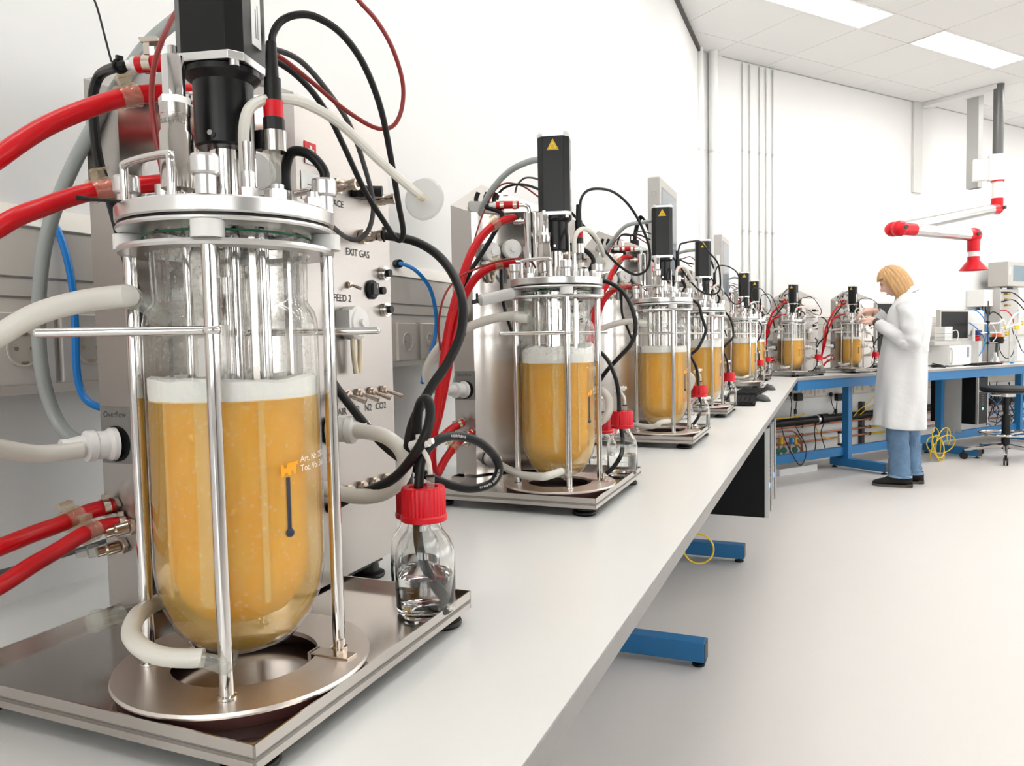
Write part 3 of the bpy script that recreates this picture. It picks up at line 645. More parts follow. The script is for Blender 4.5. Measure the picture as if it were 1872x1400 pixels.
    bx = MB().obox(Vector((-.195,.112,.600)), (.030,.022,0), (-.006,.009,0), (0,0,.012)); bx.build('plug_strip', greyp, t)
    for k in range(3):
        q = Vector((-.212+.016*k,.100+.011*k,.606)); MB().tube([q, q+Vector((0,-.001,.014)), q+Vector((.006,-.002,.026))], .0048, 10).build('black_plug', rubber, t)
    # front panel: gas toggles, valves, pump, switches, stickers, fittings
    nn = Vector((1,0,0)); u = Vector((0,1,0))
    def pt(y, z, e=0): return Vector((FX+.0006+e, y, z))
    for y, s in ((.258,'AIR'),(.287,'O2'),(.315,'N2'),(.345,'CO2')): text(t, s, .0125, inkblk, flat(pt(y,.233), u, zv))
    for s, y, z, sz in (('EXIT GAS',.302,.430,.0125),('FEED 2',.266,.372,.0125),('HEADSPACE',.243,.486,.0115)): text(t, s, sz, inkblk, flat(pt(y,z), u, zv))
    tog = None
    for z, dz in ((.253,-.010),(.135,-.006)):
        for y in (.264,.292,.320,.350):
            if tog is None:
                c = Vector((0,0,0)); tg = MB().cyl(c, c+nn*.004, .0078, n=6).cyl(c+nn*.004, c+nn*.008, .0058, n=14).tube([c+nn*.006, c+nn*.014+zv*-.003+u*.003, c+nn*.026+zv*-.008+u*.007], [.0024,.0028,.0036], 10).build('toggle_switch', nickel, t)
                tog = tg
            else: tg = tog.copy(); COL.objects.link(tg)
            tg.location = pt(y,z)
    tg = tog.copy(); COL.objects.link(tg); tg.location = pt(.279,.389); tg.scale = (.6,.6,.6)
    rk = MB().lathe([(0,0),(.0125,0),(.0125,.003),(.0105,.005),(0,.005)],28,pt(.330,.386),False,nn).build('rocker_switch', rubber, t)
    MB().obox(pt(.330,.386,.006), u*.0062, (nn*.0022+zv*.001), zv*.0075).build('rocker', darkgrey, rk, bevel=.0008)
    text(rk, 'I', .007, inkwht, flat(pt(.330,.390,.0095), u, zv))
    MB().cyl(pt(.352,.386), pt(.352,.386,.006), .0052, n=14).build('indicator_lamp', blackp, t)
    for y, z in ((.357,.409),(.358,.361)): 
        kb = MB().cyl(pt(y,z), pt(y,z,.006), .0092, n=20).cyl(pt(y,z,.006), pt(y,z,.009), .0075, n=20).build('knob', mirror, t)
        MB().cyl(pt(y,z,.009), pt(y,z,.013), .0052, n=16).build('knob_centre', blackp, kb)
    ph = MB().lathe([(0,0),(.0190,0),(.0205,.003),(.0205,.018),(.017,.022),(.005,.0225),(.005,.027),(0,.027)],24,pt(.272,.342),False,nn).obox(pt(.258,.342,.010), nn*.010, u*.008, zv*.015).build('pump_head', whitep, t)
    for k in (-1,1): MB().tube([pt(.275+.007*k,.326,.012), pt(.275+.0075*k,.310,.012), pt(.276+.004*k,.280,.012)], .0034, 10).build('pump_tube', mat_cream, ph)
    for y, z in ((.258,.506),(.345,.503),(.312,.452)):
        c = pt(y,z); MB().cyl(c, c+nn*.006, .010, n=6).lathe([(0,.005),(.0072,.005),(.0072,.014),(.006,.016),(.006,.024),(.0072,.026),(.0072,.032),(.004,.032),(.004,.028),(0,.028)],16,c,False,nn).build('gas_barb', nickel, t)
    c = pt(.305,.507); MB().obox(c+nn*.004, nn*.004, u*.013, zv*.008).cyl(c+nn*.006+zv*.001, c+nn*.030+u*.010, .007, n=12).build('cable_plug', blackp, t)
    # stickers on the strip next to the recess
    s1 = MB().obox(pt(.212,.535), nn*.0003, u*.0105, zv*.0125).build('sticker', redcap, t)
    MB().obox(pt(.212,.538,.0006), nn*.0002, u*.006, zv*.002).obox(pt(.212,.538,.0006), nn*.0002, u*.002, zv*.006).obox(pt(.212,.526,.0006), nn*.0002, u*.0105, zv*.0036).build('cross_emblem', paper, s1)
    s2 = MB().obox(pt(.212,.497), nn*.0003, u*.0185, zv*.016).build('sticker', paper, t)
    bc = MB()
    for k in range(14): bc.obox(pt(.204+.0013*k,.490,.0006), nn*.0001, u*(.0003+.0002*(k%3)), zv*.0025)
    bc.obox(pt(.214,.499,.0006), nn*.0001, u*.010, zv*.0007).obox(pt(.214,.484,.0006), nn*.0001, u*.014, zv*.0008).build('print_lines', inkgry, s2)
    s3 = MB().cyl(pt(.212,.460), pt(.212,.460,.0004), .0165, n=32).build('sticker', paper, t)
    MB().torus(pt(.212,.460,.0006), .0142, .0012, (1,0,0), 32, 6).torus(pt(.212,.460,.0006), .0095, .0003, (1,0,0), 28, 6).build('stamp_ring', redcap, s3)
    c = pt(.232,.214); MB().lathe([(0,0),(.0175,0),(.0175,.005),(.0145,.008),(.0145,.020),(.0165,.022),(.0165,.030),(.0115,.034),(.0105,.048),(0,.048)],24,c,False,nn+Vector((0,.25,0))).build('water_connector', whitep, t)
    return t
mat_cream = mat('cream_tubing', (.78,.68,.50), .4, nscale=40, namt=.04)

# ---------------------------------------------------------------- feed bottle (origin: centre of its base)
def make_bottle(level=.042):
    t = thing('feed_bottle', '', 'bottle'); r = .0322
    MB().lathe([(0,.002),(.022,.0025),(.0285,.001),(.0315,.004),(r,.010),(r,.062),(.0310,.070),(.0265,.080),(.0195,.089),(.0178,.094),(.0178,.106),(.0160,.106),(.0160,.094),(.0178,.0885),(.0250,.079),(.0290,.070),(.0302,.062),(.0302,.011),(.0285,.0075),(.022,.0065),(0,.006)],48).build('bottle_glass', bottleglass, t)
    MB().lathe([(0,.0064),(.022,.0069),(.0282,.0079),(.0299,.0112),(.0299,level),(0,level)],40).build('water', water, t)
    n = 36; prof = [(.0245,.100),(.0250,.1005),(.0250,.1055),(.0238,.107),(.0238,.1335),(.0225,.136),(.0160,.1362),(.0155,.1335),(0,.1335)]
    mb = MB(); vs = []
    for j, (rr, z) in enumerate(prof):
        for i in range(n*2):
            a = pi*i/n; q = rr*(1-.035*(i % 2)) if j in (3,4) else rr
            vs.append((q*cos(a), q*sin(a), z))
    N = 2*n; mb.add(vs, [(j*N+i, j*N+(i+1)%N, (j+1)*N+(i+1)%N, (j+1)*N+i) for j in range(len(prof)-1) for i in range(N)])
    mb.build('screw_cap', redcap, t, angle=25)
    gm = MB()
    for k in range(3): gm.box(-.006+.002*0,.004-.002*(k%2),-r-.0003,-r+.0001,.030+.009*k,.0305+.009*k)
    gm.build('graduation', inkgry, t)
    MB().cyl((.007,.004,.1335),(.007,.004,.146),.0042,n=12).cyl((.007,.004,.146),(.007,.004,.149),.0048,n=12).build('vent_tube', clip_glass, t)
    MB().torus((.007,.004,.1475),.0046,.0012,n=14,k=6).build('vent_seal', rubber, t)
    MB().tube([(.007,.004,.149),(.005,.003,.165),(-.004,.004,.178)], .0028, 8).build('vent_hose', silicone, t)
    e = Vector((-.006,.004,.181)); MB().cyl(e-Vector((.010,0,.003)), e+Vector((.012,0,.003)), .0055, n=12).cyl(e+Vector((0,0,-.010)), e+Vector((0,0,.010)), .0035, n=10).cyl(e+Vector((.012,0,.003)), e+Vector((.017,0,.004)), .0035, n=10).build('stopcock', whitep, t)
    return t

# ================================================================ placing the units
BD = 1.72
A1 = Vector((-.477,.515,B)); A2 = Vector((-.482,1.3815,B)); DY = .8665
def at_far(px, D, py=678): 
    p = P(px, py, D); return Vector((p.x, p.y, B))
UNITS = [(A1, 0, 'nearest bioreactor', 0), (A2, 0, 'second-nearest bioreactor', 1), (Vector((-.455,2.255,B)), 0, 'third-nearest bioreactor', 0),
         (Vector((-.465,3.115,B)), 0, 'fourth-nearest bioreactor', 1), (Vector((-.478,4.82,B)), 0, 'fifth-nearest bioreactor', 1), (Vector((-.485,5.60,B)), 0, 'sixth-nearest bioreactor', 0),
         (at_far(1450,5.80), -TH, 'bioreactor at the bench corner', 0), (at_far(1558,6.15,672), -TH, 'bioreactor beside the woman', 0)]
RLAB = ['glass bioreactor with amber broth nearest the camera, motor cut off by the frame', 'second-nearest glass bioreactor, thick foam on its amber broth', 'third-nearest glass bioreactor with amber broth, in front of the upright touch terminal',
        'fourth-nearest glass bioreactor with amber broth, keyboards just beyond it', 'fifth-nearest glass bioreactor on the left bench, beyond the keyboards', 'small distant bioreactor at the far end of the left bench, mostly hidden',
        'glass bioreactor with amber broth standing at the bench corner', 'glass bioreactor with amber broth that the woman is handling']
protoR = [make_reactor(0), make_reactor(1)]; protoC = make_cabinet(); protoB = make_bottle()
used = {}
def inst(proto, loc, rz):
    if proto.name not in used: used[proto.name] = 1; o = proto
    else: o = copy_tree(proto)
    o.location = loc; o.rotation_euler = (0,0,rz); return o
def loc2w(i, p):
    a, rz = UNITS[i][0], UNITS[i][1]; p = Vector(p); return Vector((a.x+p.x*cos(rz)-p.y*sin(rz), a.y+p.x*sin(rz)+p.y*cos(rz), a.z+p.z))
for i, (a, rz, ph, fv) in enumerate(UNITS):
    tag(inst(protoR[fv], a, rz), RLAB[i], 'bioreactor', 'bioreactors along the benches')
    tag(inst(protoC, a, rz), 'steel control cabinet and drip tray of the '+ph, 'cabinet', 'steel control cabinets')
    tag(inst(protoB, loc2w(i, (.077,.189,.0265)), rz+.3*i), 'clear water bottle with red cap on the tray of the '+ph, 'bottle', 'red-capped feed bottles')
    tag(inst(protoB, loc2w(i, (.002,.300,0)), rz+1+.4*i), 'red-capped bottle behind the tray bottle of the '+ph, 'bottle', 'red-capped feed bottles')

# ---------------------------------------------------------------- hoses and cables
def hose(name, label, cat, pts, r, m, group=None, extra=None, n=None, k=7):
    if n is None: n = 14 if r > .005 else 9
    mb = MB().tube(pts, r, n, k); sp = catmull(pts, k)
    if not extra: return tag(mb.build(name, m), label, cat, group)
    t = thing(name, label, cat, pts[0], 0, group)
    for v in mb.v: v -= t.location
    mb.build('hose', m, t)
    for q, kind in extra:
        i = min(len(sp)-2, int(q*(len(sp)-1))); c = sp[i]-t.location; d = (sp[i+1]-sp[i]).normalized()
        if kind == 'clip':
            cb = MB().lathe([(r+.0002,-.008),(r+.003,-.009),(r+.0018,-.003),(r+.003,0),(r+.0018,.003),(r+.003,.009),(r+.0002,.008)], 18, c, True, d)
            uu = d.cross(Vector((0,0,1))).normalized(); w = uu.cross(d)
            cb.obox(c+w*(r+.006)+d*-.002, d*.0055, uu*.0035, w*.005).obox(c+w*(r+.010)+d*-.006, d*.008, uu*.0038, w*.0012).build('hose_clip', clip, t)
        elif kind == 'band':
            MB().lathe([(r+.0002,-.0035),(r+.0012,-.0035),(r+.0012,.0035),(r+.0002,.0035)], 18, c, True, d).obox(c+Vector((0,0,r+.003)), d*.003, d.cross(Vector((0,0,1))).normalized()*.0025, (0,0,.0025)).build('hose_clamp', nickel, t)
        elif kind == 'tie':
            MB().torus(c, r+.0012, .0013, d, 16, 6).obox(c+Vector((0,0,r+.003)), d*.002, d.cross(Vector((0,0,1))).normalized()*.003, (0,0,.002)).build('cable_tie', blackp, t)
        elif kind == 'plug':
            MB().tube([c, c+d*.02], r*2.1, 12, smooth=False).build('plug', blackp, t)
    return t
def filt(i, label, c, ax, r=.0195):
    t = thing('filter_disc', label, 'filter', c, 0, 'disc filters'); ax = Vector(ax).normalized()
    MB().lathe([(0,-.005),(.008,-.005),(r*.92,-.0035),(r,-.001),(r,.001),(r*.92,.0035),(.008,.005),(0,.005)],32,(0,0,0),False,ax).build('disc', filtm, t)
    MB().cyl(ax*-.016, ax*.016, .0035, n=12).build('hub', mat_cream, t)
filtm = thin_glass('milky_filter', (.9,.9,.9), 1.45, .15, None, .68, hcol=(.86,.86,.85))

# --- nearest unit
U = 'nearest bioreactor'
hose('red_hose', 'thick red hose arching left from the top condenser fitting, nearest bioreactor', 'hose',
     [P(*q) for q in ((352,170,.755),(300,170,.745),(250,174,.73),(190,188,.71),(90,228,.68),(0,286,.65),(-130,390,.62),(-230,600,.60),(-260,850,.62),(-200,1010,.66),(-90,1035,.69),(0,1000,.72),(60,976,.75),(110,958,.78),(160,936,.81),(205,924,.83))], .0086, red, 'red rubber hoses',
     [(.155,'clip'),(.90,'clip'),(.985,'band')])
hose('red_hose', 'thick red hose sweeping left from the lower condenser fitting, nearest bioreactor', 'hose',
     [P(*q) for q in ((352,328,.755),(300,334,.74),(240,340,.72),(160,352,.69),(80,378,.66),(0,414,.63),(-140,520,.60),(-240,740,.58),(-270,960,.58),(-200,1120,.60),(-90,1115,.63),(0,1070,.67),(60,1032,.71),(110,1003,.745),(150,978,.775),(190,962,.81),(232,956,.83))], .0082, red, 'red rubber hoses',
     [(.17,'clip'),(.90,'clip'),(.985,'band')])
hose('grey_hose', 'grey translucent hose hanging left of the nearest bioreactor, crossing the red hoses', 'hose',
     [P(*q) for q in ((440,-60,.80),(390,-15,.80),(330,30,.80),(270,82,.80),(215,160,.80),(150,270,.81),(105,370,.82),(80,460,.83),(71,560,.84),(74,660,.85),(92,740,.86),(120,790,.86),(160,812,.86),(215,815,.86))], .0074, greyhose, 'grey translucent hoses')
hose('silicone_hose', 'milky silicone hose from vessel shoulder to overflow port, nearest bioreactor', 'hose',
     [A1+Vector((-.030,-.0745,.3555)), A1+Vector((-.042,-.0755,.3575))]+[P(*q) for q in ((230,541,.585),(150,551,.60),(70,573,.605),(0,612,.60),(-80,665,.59),(-130,730,.60),(-100,790,.65),(-40,812,.69),(0,820,.72),(60,829,.755),(110,827,.775),(150,822,.79))], .0090, silicone, 'milky silicone hoses')
hose('blue_hose', 'blue pneumatic hose dropping from the wall trunking left of the nearest bioreactor', 'hose',
     [P(*q) for q in ((26,377,1.0),(45,379,.97),(75,388,.955),(100,412,.95),(118,455,.95),(132,520,.95),(138,600,.95),(141,680,.95),(152,722,.95),(175,742,.945),(215,748,.94))], .0046, bluehose, 'blue pneumatic hoses', [(.02,'plug')])
hose('black_hose', 'black rubber exhaust hose bent over the left edge of the nearest cabinet', 'hose',
     [A1+Vector((-.150,.034,.589)), A1+Vector((-.158,.031,.588))]+[P(*q) for q in ((184,136,.775),(170,175,.78),(172,225,.785),(180,290,.79),(200,360,.80),(228,460,.80),(250,540,.80),(265,600,.80))], .0050, rubber, 'black hoses', [(.10,'tie')])
MBt = MB().tube([P(*q) for q in ((204,113,.77),(199,95,.77),(190,60,.77),(178,15,.77),(168,-10,.77))], .0011, 6)
tag(MBt.build('cable_tie_tail', blackp), 'long thin black cable tie tail pointing up at top left', 'cable tie')
tag(MB().tube([P(*q) for q in ((300,368,.60),(250,369,.595),(190,366,.59),(140,361,.585))], [.0012,.0012,.0012,.0022], 8).build('cable_tie_tail', blackp), 'black cable tie tail sticking out left beside the lid handle', 'cable tie')
hose('red_cable', 'thin dark red cable curving down left of the nearest motor', 'cable',
     [P(*q) for q in ((350,-10,.70),(325,18,.69),(300,65,.675),(282,120,.665),(277,180,.66),(283,240,.66),(296,310,.665),(310,375,.67))], .0024, darkred, 'dark red cables')
hose('red_cable', 'thin dark red cable looping out to the right above the nearest cabinet', 'cable',
     [P(*q) for q in ((430,70,.74),(480,88,.75),(520,110,.76),(570,150,.78),(630,200,.80),(685,233,.82),(717,231,.83),(734,200,.83),(736,150,.82),(718,90,.80),(690,40,.78),(655,0,.76),(625,-40,.74))], .0024, darkred, 'dark red cables')
hose('probe_cable', 'black probe cable arching from the red-sleeved probe, nearest bioreactor', 'cable',
     [P(*q) for q in ((497,90,.655),(499,62,.66),(515,38,.665),(545,27,.67),(580,32,.68),(625,62,.70),(665,118,.73),(695,195,.77),(713,280,.81),(728,370,.84),(737,420,.86),(733,438,.87),(722,434,.87),(700,402,.87),(665,345,.86),(630,270,.85),(600,210,.83),(560,155,.80),(510,115,.78),(450,95,.76))], .0033, rubber, 'black cables')
hose('grey_cable', 'dark grey cable drooping across the nearest cabinet panel, ending behind the lid', 'cable',
     [P(*q) for q in ((450,85,.76),(500,90,.78),(550,112,.80),(600,168,.83),(640,230,.87),(668,310,.91),(682,370,.93),(676,415,.93),(655,438,.93),(630,432,.92),(605,412,.88))], .0030, darkgrey, 'grey cables')
hose('black_hose', 'thick black gas hose curving down right from the EXIT GAS fitting', 'hose',
     [P(*q) for q in ((688,431,.955),(715,432,.955),(760,442,.95),(800,466,.93),(830,505,.91),(846,555,.89),(842,610,.88),(820,660,.87),(790,705,.86),(765,750,.85),(750,790,.85),(745,840,.86),(748,900,.89))], .0056, rubber, 'black hoses', [(.05,'tie')])
hose('black_hose', 'black hose with a tight upright bend left of the nearest red bottle cap', 'hose',
     [P(*q) for q in ((768,860,.87),(763,800,.85),(764,755,.84),(772,732,.83),(783,733,.82),(787,758,.815),(778,795,.81),(755,835,.815),(725,870,.83),(690,890,.85),(650,905,.88),(610,925,.90),(560,940,.92))], .0056, rubber, 'black hoses')
FEEDP = [P(*q) for q in ((815,1100,.81),(797,1075,.812),(775,1030,.812),(764,985,.817),(764,930,.817),(766,880,.817),(772,838,.82),(795,808,.83),(830,797,.85),(872,806,.87),(903,832,.89),(912,860,.90),(897,884,.90),(855,893,.89),(800,878,.88),(750,850,.88),(700,812,.89),(655,760,.90),(620,715,.91),(590,670,.93),(560,640,.95))]
FEED = hose('feed_hose', 'black lettered feed hose looping from the nearest bottle cap', 'hose',
     FEEDP, .0052, rubber, 'black feed hoses', n=14)
hose('silicone_hose', 'milky silicone hose loop beside the nearest red-capped bottle', 'hose',
     [P(*q) for q in ((640,785,.90),(665,789,.89),(700,796,.875),(730,818,.86),(741,850,.85),(728,882,.845),(695,903,.85),(650,907,.86),(600,895,.87),(550,880,.88))], .0088, silicone, 'milky silicone hoses')
hose('silicone_hose', 'milky silicone hose curling under the nearest vessel on its base plate', 'hose',
     [P(*q) for q in ((372,1202,.583),(345,1203,.582),(300,1200,.582),(262,1186,.585),(240,1160,.60),(248,1130,.62),(268,1112,.655),(290,1100,.69))], .0074, silicone, 'milky silicone hoses')
hose('silicone_hose', 'milky silicone vent hose arching from the nearest lid to the disc filter', 'hose',
     [P(*q) for q in ((449,350,.62),(447,290,.62),(446,235,.62),(455,200,.625),(480,184,.635),(520,180,.65),(560,190,.67),(620,225,.70),(690,290,.74),(740,335,.78),(768,358,.80))], .0046, silicone, 'milky silicone hoses')
filt(0, 'round milky disc filter at the hose end right of the nearest cabinet', P(776,364,.81), FW+RT*.35, .0225)
c0 = P(172,1136,.64); c1 = P(268,1112,.70); dd = (c1-c0)
hose('grey_cable', 'thin dark cable running along the wall above the bench at left', 'cable', [P(*q) for q in ((-60,1062,.93),(0,1046,.93),(60,1030,.935),(130,1010,.94),(205,985,.945),(260,968,.95))], .0032, darkgrey, 'grey cables')
tcp = thing('hose_coupling', 'clear plastic hose coupling lying on the rear tray edge of the nearest bioreactor', 'coupling', c0)
MB().cyl((0,0,0), dd*.10, .0095, n=18).cyl(dd*.08, dd*.48, .0075, n=16).build('sleeve', clip_glass, tcp)
MB().cyl(dd*.45, dd*.9, .0085, .006, n=16).build('body', clip_glass, tcp); MB().cyl(dd*.5, dd*.85, .0045, n=12).build('core', darkgrey, tcp)
# lettering along the feed hose
def hose_text(parent, pts, r, body, size, q0, q1, m_, rev=False):
    sp = catmull(pts, 12); 
    if rev: sp = sp[::-1]
    L = [0]
    for a_, b_ in zip(sp, sp[1:]): L.append(L[-1]+(b_-a_).length)
    mid = L[-1]*(q0+q1)/2
    def xf(x, y):
        t_ = min(max(mid+x, 0), L[-1]-1e-6); i = max(k for k in range(len(L)-1) if L[k] <= t_); f = (t_-L[i])/(L[i+1]-L[i])
        c = sp[i].lerp(sp[i+1], f); d = (sp[i+1]-sp[i]).normalized(); n_ = (CAM-c); n_ = (n_-d*n_.dot(d)).normalized(); v_ = n_.cross(d); a_ = y/r
        return c+(n_*cos(a_)+v_*sin(a_))*(r+.00015)-Vector(parent.location)
    return text(parent, body, size, m_, xf)
hose_text(FEED, FEEDP, .0052, 'NORPRENE  06404-16', .0042, .455, .545, inkwht)
hose_text(FEED, FEEDP, .0052, 'NORPRENE', .0042, .33, .35, inkwht)

# --- second unit and the others share one layout of hoses, taken relative to the vessel axis
def L2(pts): return [P(*q)-A2 for q in pts]
TEMPL = [
 ('red_hose','thick red hose from the top condenser fitting of the ','hose','red rubber hoses',.0082,red,L2(((940,398,1.54),(918,404,1.52),(890,422,1.50),(862,462,1.48),(838,530,1.47),(820,600,1.47),(808,680,1.47),(798,760,1.48),(790,830,1.50),(797,868,1.53),(815,838,1.56),(838,808,1.59),(862,792,1.61))),[(.13,'clip'),(.90,'clip'),(.98,'band')],(0,1,2,3,4,5,6)),
 ('red_hose','thick red hose from the lower condenser fitting of the ','hose','red rubber hoses',.0082,red,L2(((940,481,1.54),(912,484,1.525),(888,494,1.51),(866,513,1.50),(846,550,1.49),(831,612,1.48),(816,690,1.48),(802,760,1.49),(790,805,1.52),(805,800,1.56),(825,784,1.59),(846,773,1.61))),[(.12,'clip'),(.97,'band')],(0,1,2,3,4,5,6)),
 ('grey_hose','grey translucent hose curving down behind the ','hose','grey translucent hoses',.0062,greyhose,L2(((992,291,1.47),(965,296,1.50),(930,314,1.54),(897,350,1.58),(872,402,1.62),(856,462,1.65),(849,540,1.67),(843,620,1.68),(838,675,1.68),(832,706,1.67),(845,714,1.66))),None,None),
 ('silicone_hose','milky silicone hose from vessel shoulder to overflow port, ','hose','milky silicone hoses',.0090,silicone,[Vector((-.030,-.0745,.3555)),Vector((-.050,-.076,.358))]+L2(((955,577,1.42),(930,578,1.44),(895,584,1.47),(850,601,1.49),(812,626,1.51),(786,660,1.53),(780,692,1.56),(797,712,1.585),(825,715,1.60),(838,713,1.605))),None,None),
 ('black_hose','black rubber exhaust hose hanging in front of the cabinet, ','hose','black hoses',.0048,rubber,[Vector((-.150,.034,.589)), Vector((-.157,.0315,.586))]+L2(((918,392,1.53),(902,428,1.54),(880,465,1.54),(858,500,1.54),(849,535,1.56),(848,580,1.60),(852,640,1.64))),[(.06,'tie')],None),
 ('black_hose','black pump hose hanging down the recess behind the ','hose','black hoses',.0040,rubber,L2(((917,478,1.56),(917,520,1.56),(921,555,1.56),(930,590,1.56),(945,625,1.55))),None,None),
 ('red_cable','thin dark red cable bowing left from the lid of the ','cable','dark red cables',.0021,darkred,L2(((979,490,1.49),(972,479,1.48),(950,473,1.47),(915,477,1.46),(872,491,1.45),(838,508,1.44),(813,540,1.43),(802,590,1.44),(805,640,1.47))),None,None),
 ('red_cable','thin dark red cable rising over the cabinet of the ','cable','dark red cables',.0018,darkred,L2(((985,360,1.52),(955,340,1.55),(925,335,1.57),(905,348,1.58),(888,380,1.58),(876,410,1.58),(867,440,1.58))),None,None),
 ('black_cable','black plug cable arching from the cabinet top to the motor, ','cable','black cables',.0026,rubber,L2(((909,365,1.575),(913,352,1.575),(925,342,1.57),(945,337,1.55),(965,339,1.52),(988,347,1.49))),None,None),
 ('black_cable','thin black cable from the third plug to the motor, ','cable','black cables',.0020,darkgrey,L2(((942,352,1.56),(946,338,1.555),(958,326,1.54),(973,325,1.51),(990,330,1.48))),None,None),
 ('probe_cable','black probe cable looping wide right of the ','cable','black cables',.0027,rubber,L2(((1060,384,1.445),(1063,362,1.445),(1075,348,1.45),(1098,345,1.46),(1125,353,1.48),(1152,378,1.50),(1175,418,1.52),(1188,458,1.54),(1184,490,1.55),(1163,502,1.55),(1135,488,1.54),(1105,458,1.52),(1075,422,1.50),(1045,389,1.48))),None,None),
 ('black_hose','black gas hose curving right and down from the panel, ','hose','black hoses',.0050,rubber,L2(((1098,513,1.76),(1115,517,1.75),(1138,533,1.73),(1155,562,1.71),(1162,598,1.69),(1154,628,1.68),(1130,655,1.68),(1105,683,1.70),(1085,715,1.74))),None,None),
 ('feed_hose','black feed hose dipping into the tray bottle of the ','hose','black feed hoses',.0046,rubber,L2(((1108,866,1.585),(1122,853,1.588),(1136,830,1.592),(1138,800,1.595),(1133,770,1.595),(1132,748,1.595),(1131,720,1.60),(1125,690,1.61),(1112,660,1.64),(1096,643,1.68),(1082,640,1.72))),None,None),
 ('silicone_hose','milky silicone loop between panel and vessel of the ','hose','milky silicone hoses',.0086,silicone,L2(((1086,712,1.67),(1100,714,1.65),(1113,730,1.62),(1113,752,1.60),(1102,768,1.60),(1085,775,1.61),(1065,772,1.63))),None,None),
 ('silicone_hose','milky silicone drain hose under the vessel of the ','hose','milky silicone hoses',.0074,silicone,[Vector((.034,-.0835,.0765))]+L2(((1000,870,1.36),(985,871,1.38),(955,868,1.43),(930,858,1.49),(915,850,1.545))),None,None),
 ('silicone_hose','milky vent hose arching to the disc filter of the ','hose','milky silicone hoses',.0044,silicone,L2(((1050,462,1.40),(1050,440,1.40),(1055,425,1.41),(1068,418,1.43),(1085,428,1.46),(1098,450,1.50),(1104,468,1.53))),None,None),
]
for i in range(1, 8):
    rnd = random.Random(i*31)
    for k, (nm, lab, cat, grp, r, m_, pts, ex, trunc) in enumerate(TEMPL):
        if i in (6, 7) and nm == 'probe_cable': pts = [p*.9+pts[0]*.1 for p in pts]
        j = 0 if i == 1 else .006
        q = []
        for n_, p in enumerate(pts):
            e = 0 if n_ in (0, len(pts)-1) or (nm in ('feed_hose','red_hose') and True and n_ < 7 and nm == 'feed_hose') else j
            q.append(loc2w(i, p+Vector((rnd.uniform(-e,e), rnd.uniform(-e,e), rnd.uniform(-e,e)))))
        hose(nm, lab+UNITS[i][2], cat, q, r, m_, grp, ex, k=6, n=(12 if r > .004 else 7) if i < 4 else (8 if r > .004 else 6))
    filt(i, 'round milky disc filter at a hose end on the '+UNITS[i][2], loc2w(i, P(1106,480,1.55)-A2), FW+RT*.3)
hose('blue_hose', 'blue pneumatic hose on the trunking between the two nearest cabinets', 'hose',
     [P(*q) for q in ((722,482,BD+.03),(738,483,BD-.0),(762,496,BD-.0),(785,525,BD+.02),(796,565,BD+.03),(797,605,BD+.02),(788,645,BD-.02),(776,678,BD-.06),(772,700,BD-.08))], .0046, bluehose, 'blue pneumatic hoses', [(.02,'plug')])
tsn = thing('syringe', 'milky plastic syringe with black clip, level left of the second lid', 'syringe', P(878,549,1.37))
dd = P(936,536,1.40)-tsn.location
MB().cyl((0,0,0), dd, .0105, n=20).cyl(dd*-.08, (0,0,0), .005, .009, n=16).build('barrel', filtm, tsn); MB().obox(dd*-.13, dd.normalized()*.008, (0,0,.004), Vector((0,0,1)).cross(dd).normalized()*.003).cyl(dd*-.1, dd*-.1+Vector((0,0,.014)), .0025, n=8).build('pinch_clip', blackp, tsn)
blackscr = mat('black_screen', (.006,.006,.007), .4, spec=.15, nscale=5, namt=.1)
mat_disp = mat('small_display', (.16,.18,.24), .3, nscale=60, namt=.3); mat_disp2 = mat('blue_grey_screen', (.22,.28,.33), .25, nscale=4, namt=.12)
navy = mat('navy_plastic', (.01,.03,.16), .4, nscale=30, namt=.1); mat_brass = mat('brass', (.50,.33,.10), .35, .8, nscale=40, namt=.1)
mat_tube = mat('dark_grey_tube', (.13,.13,.13), .4, .3, nscale=30, namt=.05); mat_post = mat('post_grey', (.48,.48,.465), .5, nscale=30, namt=.02)
greenk = mat('green_knob', (.01,.16,.10), .4, nscale=30, namt=.1)
# ================================================================ touch terminals, keyboards, mice, computers
def terminal(loc, label, rz=0, cables=True, screen_col=None):
    t = thing('touch_terminal', label, 'terminal', loc, rz, 'upright grey touch terminals')
    # origin at the foot of its pole; body faces +x, narrow side faces -y
    MB().box(-.022,.022,-.16,.16,.42,.872).build('housing', termgrey, t, bevel=.006)
    MB().box(.0222,.0228,-.135,.135,.52,.84).build('screen_frame', inkgry, t)
    MB().box(.0229,.0233,-.131,.131,.524,.836).build('screen', screenm, t)
    MB().box(-.008,.010,-.1604,-.1602,.60,.76).build('side_label', paper, t)
    MB().torus((0,-.1605,.815),.009,.0012,(0,1,0),24,6).cyl((0,-.161,.815),(0,-.160,.815),.005,n=16).build('power_button', greyp, t)
    MB().cyl((-.01,0,.0),(-.01,0,.42),.014,n=16).cyl((-.01,0,0),(-.01,0,.008),.05,n=24).build('pole', satin, t)
    MB().cyl((.02,.158,.60),(.02,.172,.60),.006,n=12).build('side_knob', blackp, t)
    if cables:
        for k in range(4): MB().tube([(-.03,-.13+.012*k,.72-.01*k),(-.055,-.145+.012*k,.74),(-.075,-.15+.01*k,.66),(-.07,-.14,.55),(-.075,-.13+.01*k,.40),(-.06,-.12,.30)], .0035, 7).build('cable', rubber, t)
        MB().box(-.085,-.058,-.16,-.135,.60,.66).build('cable_plug', blackp, t, bevel=.002)
    return t
termgrey = mat('terminal_grey', (.50,.48,.455), .5, nscale=40, namt=.02)
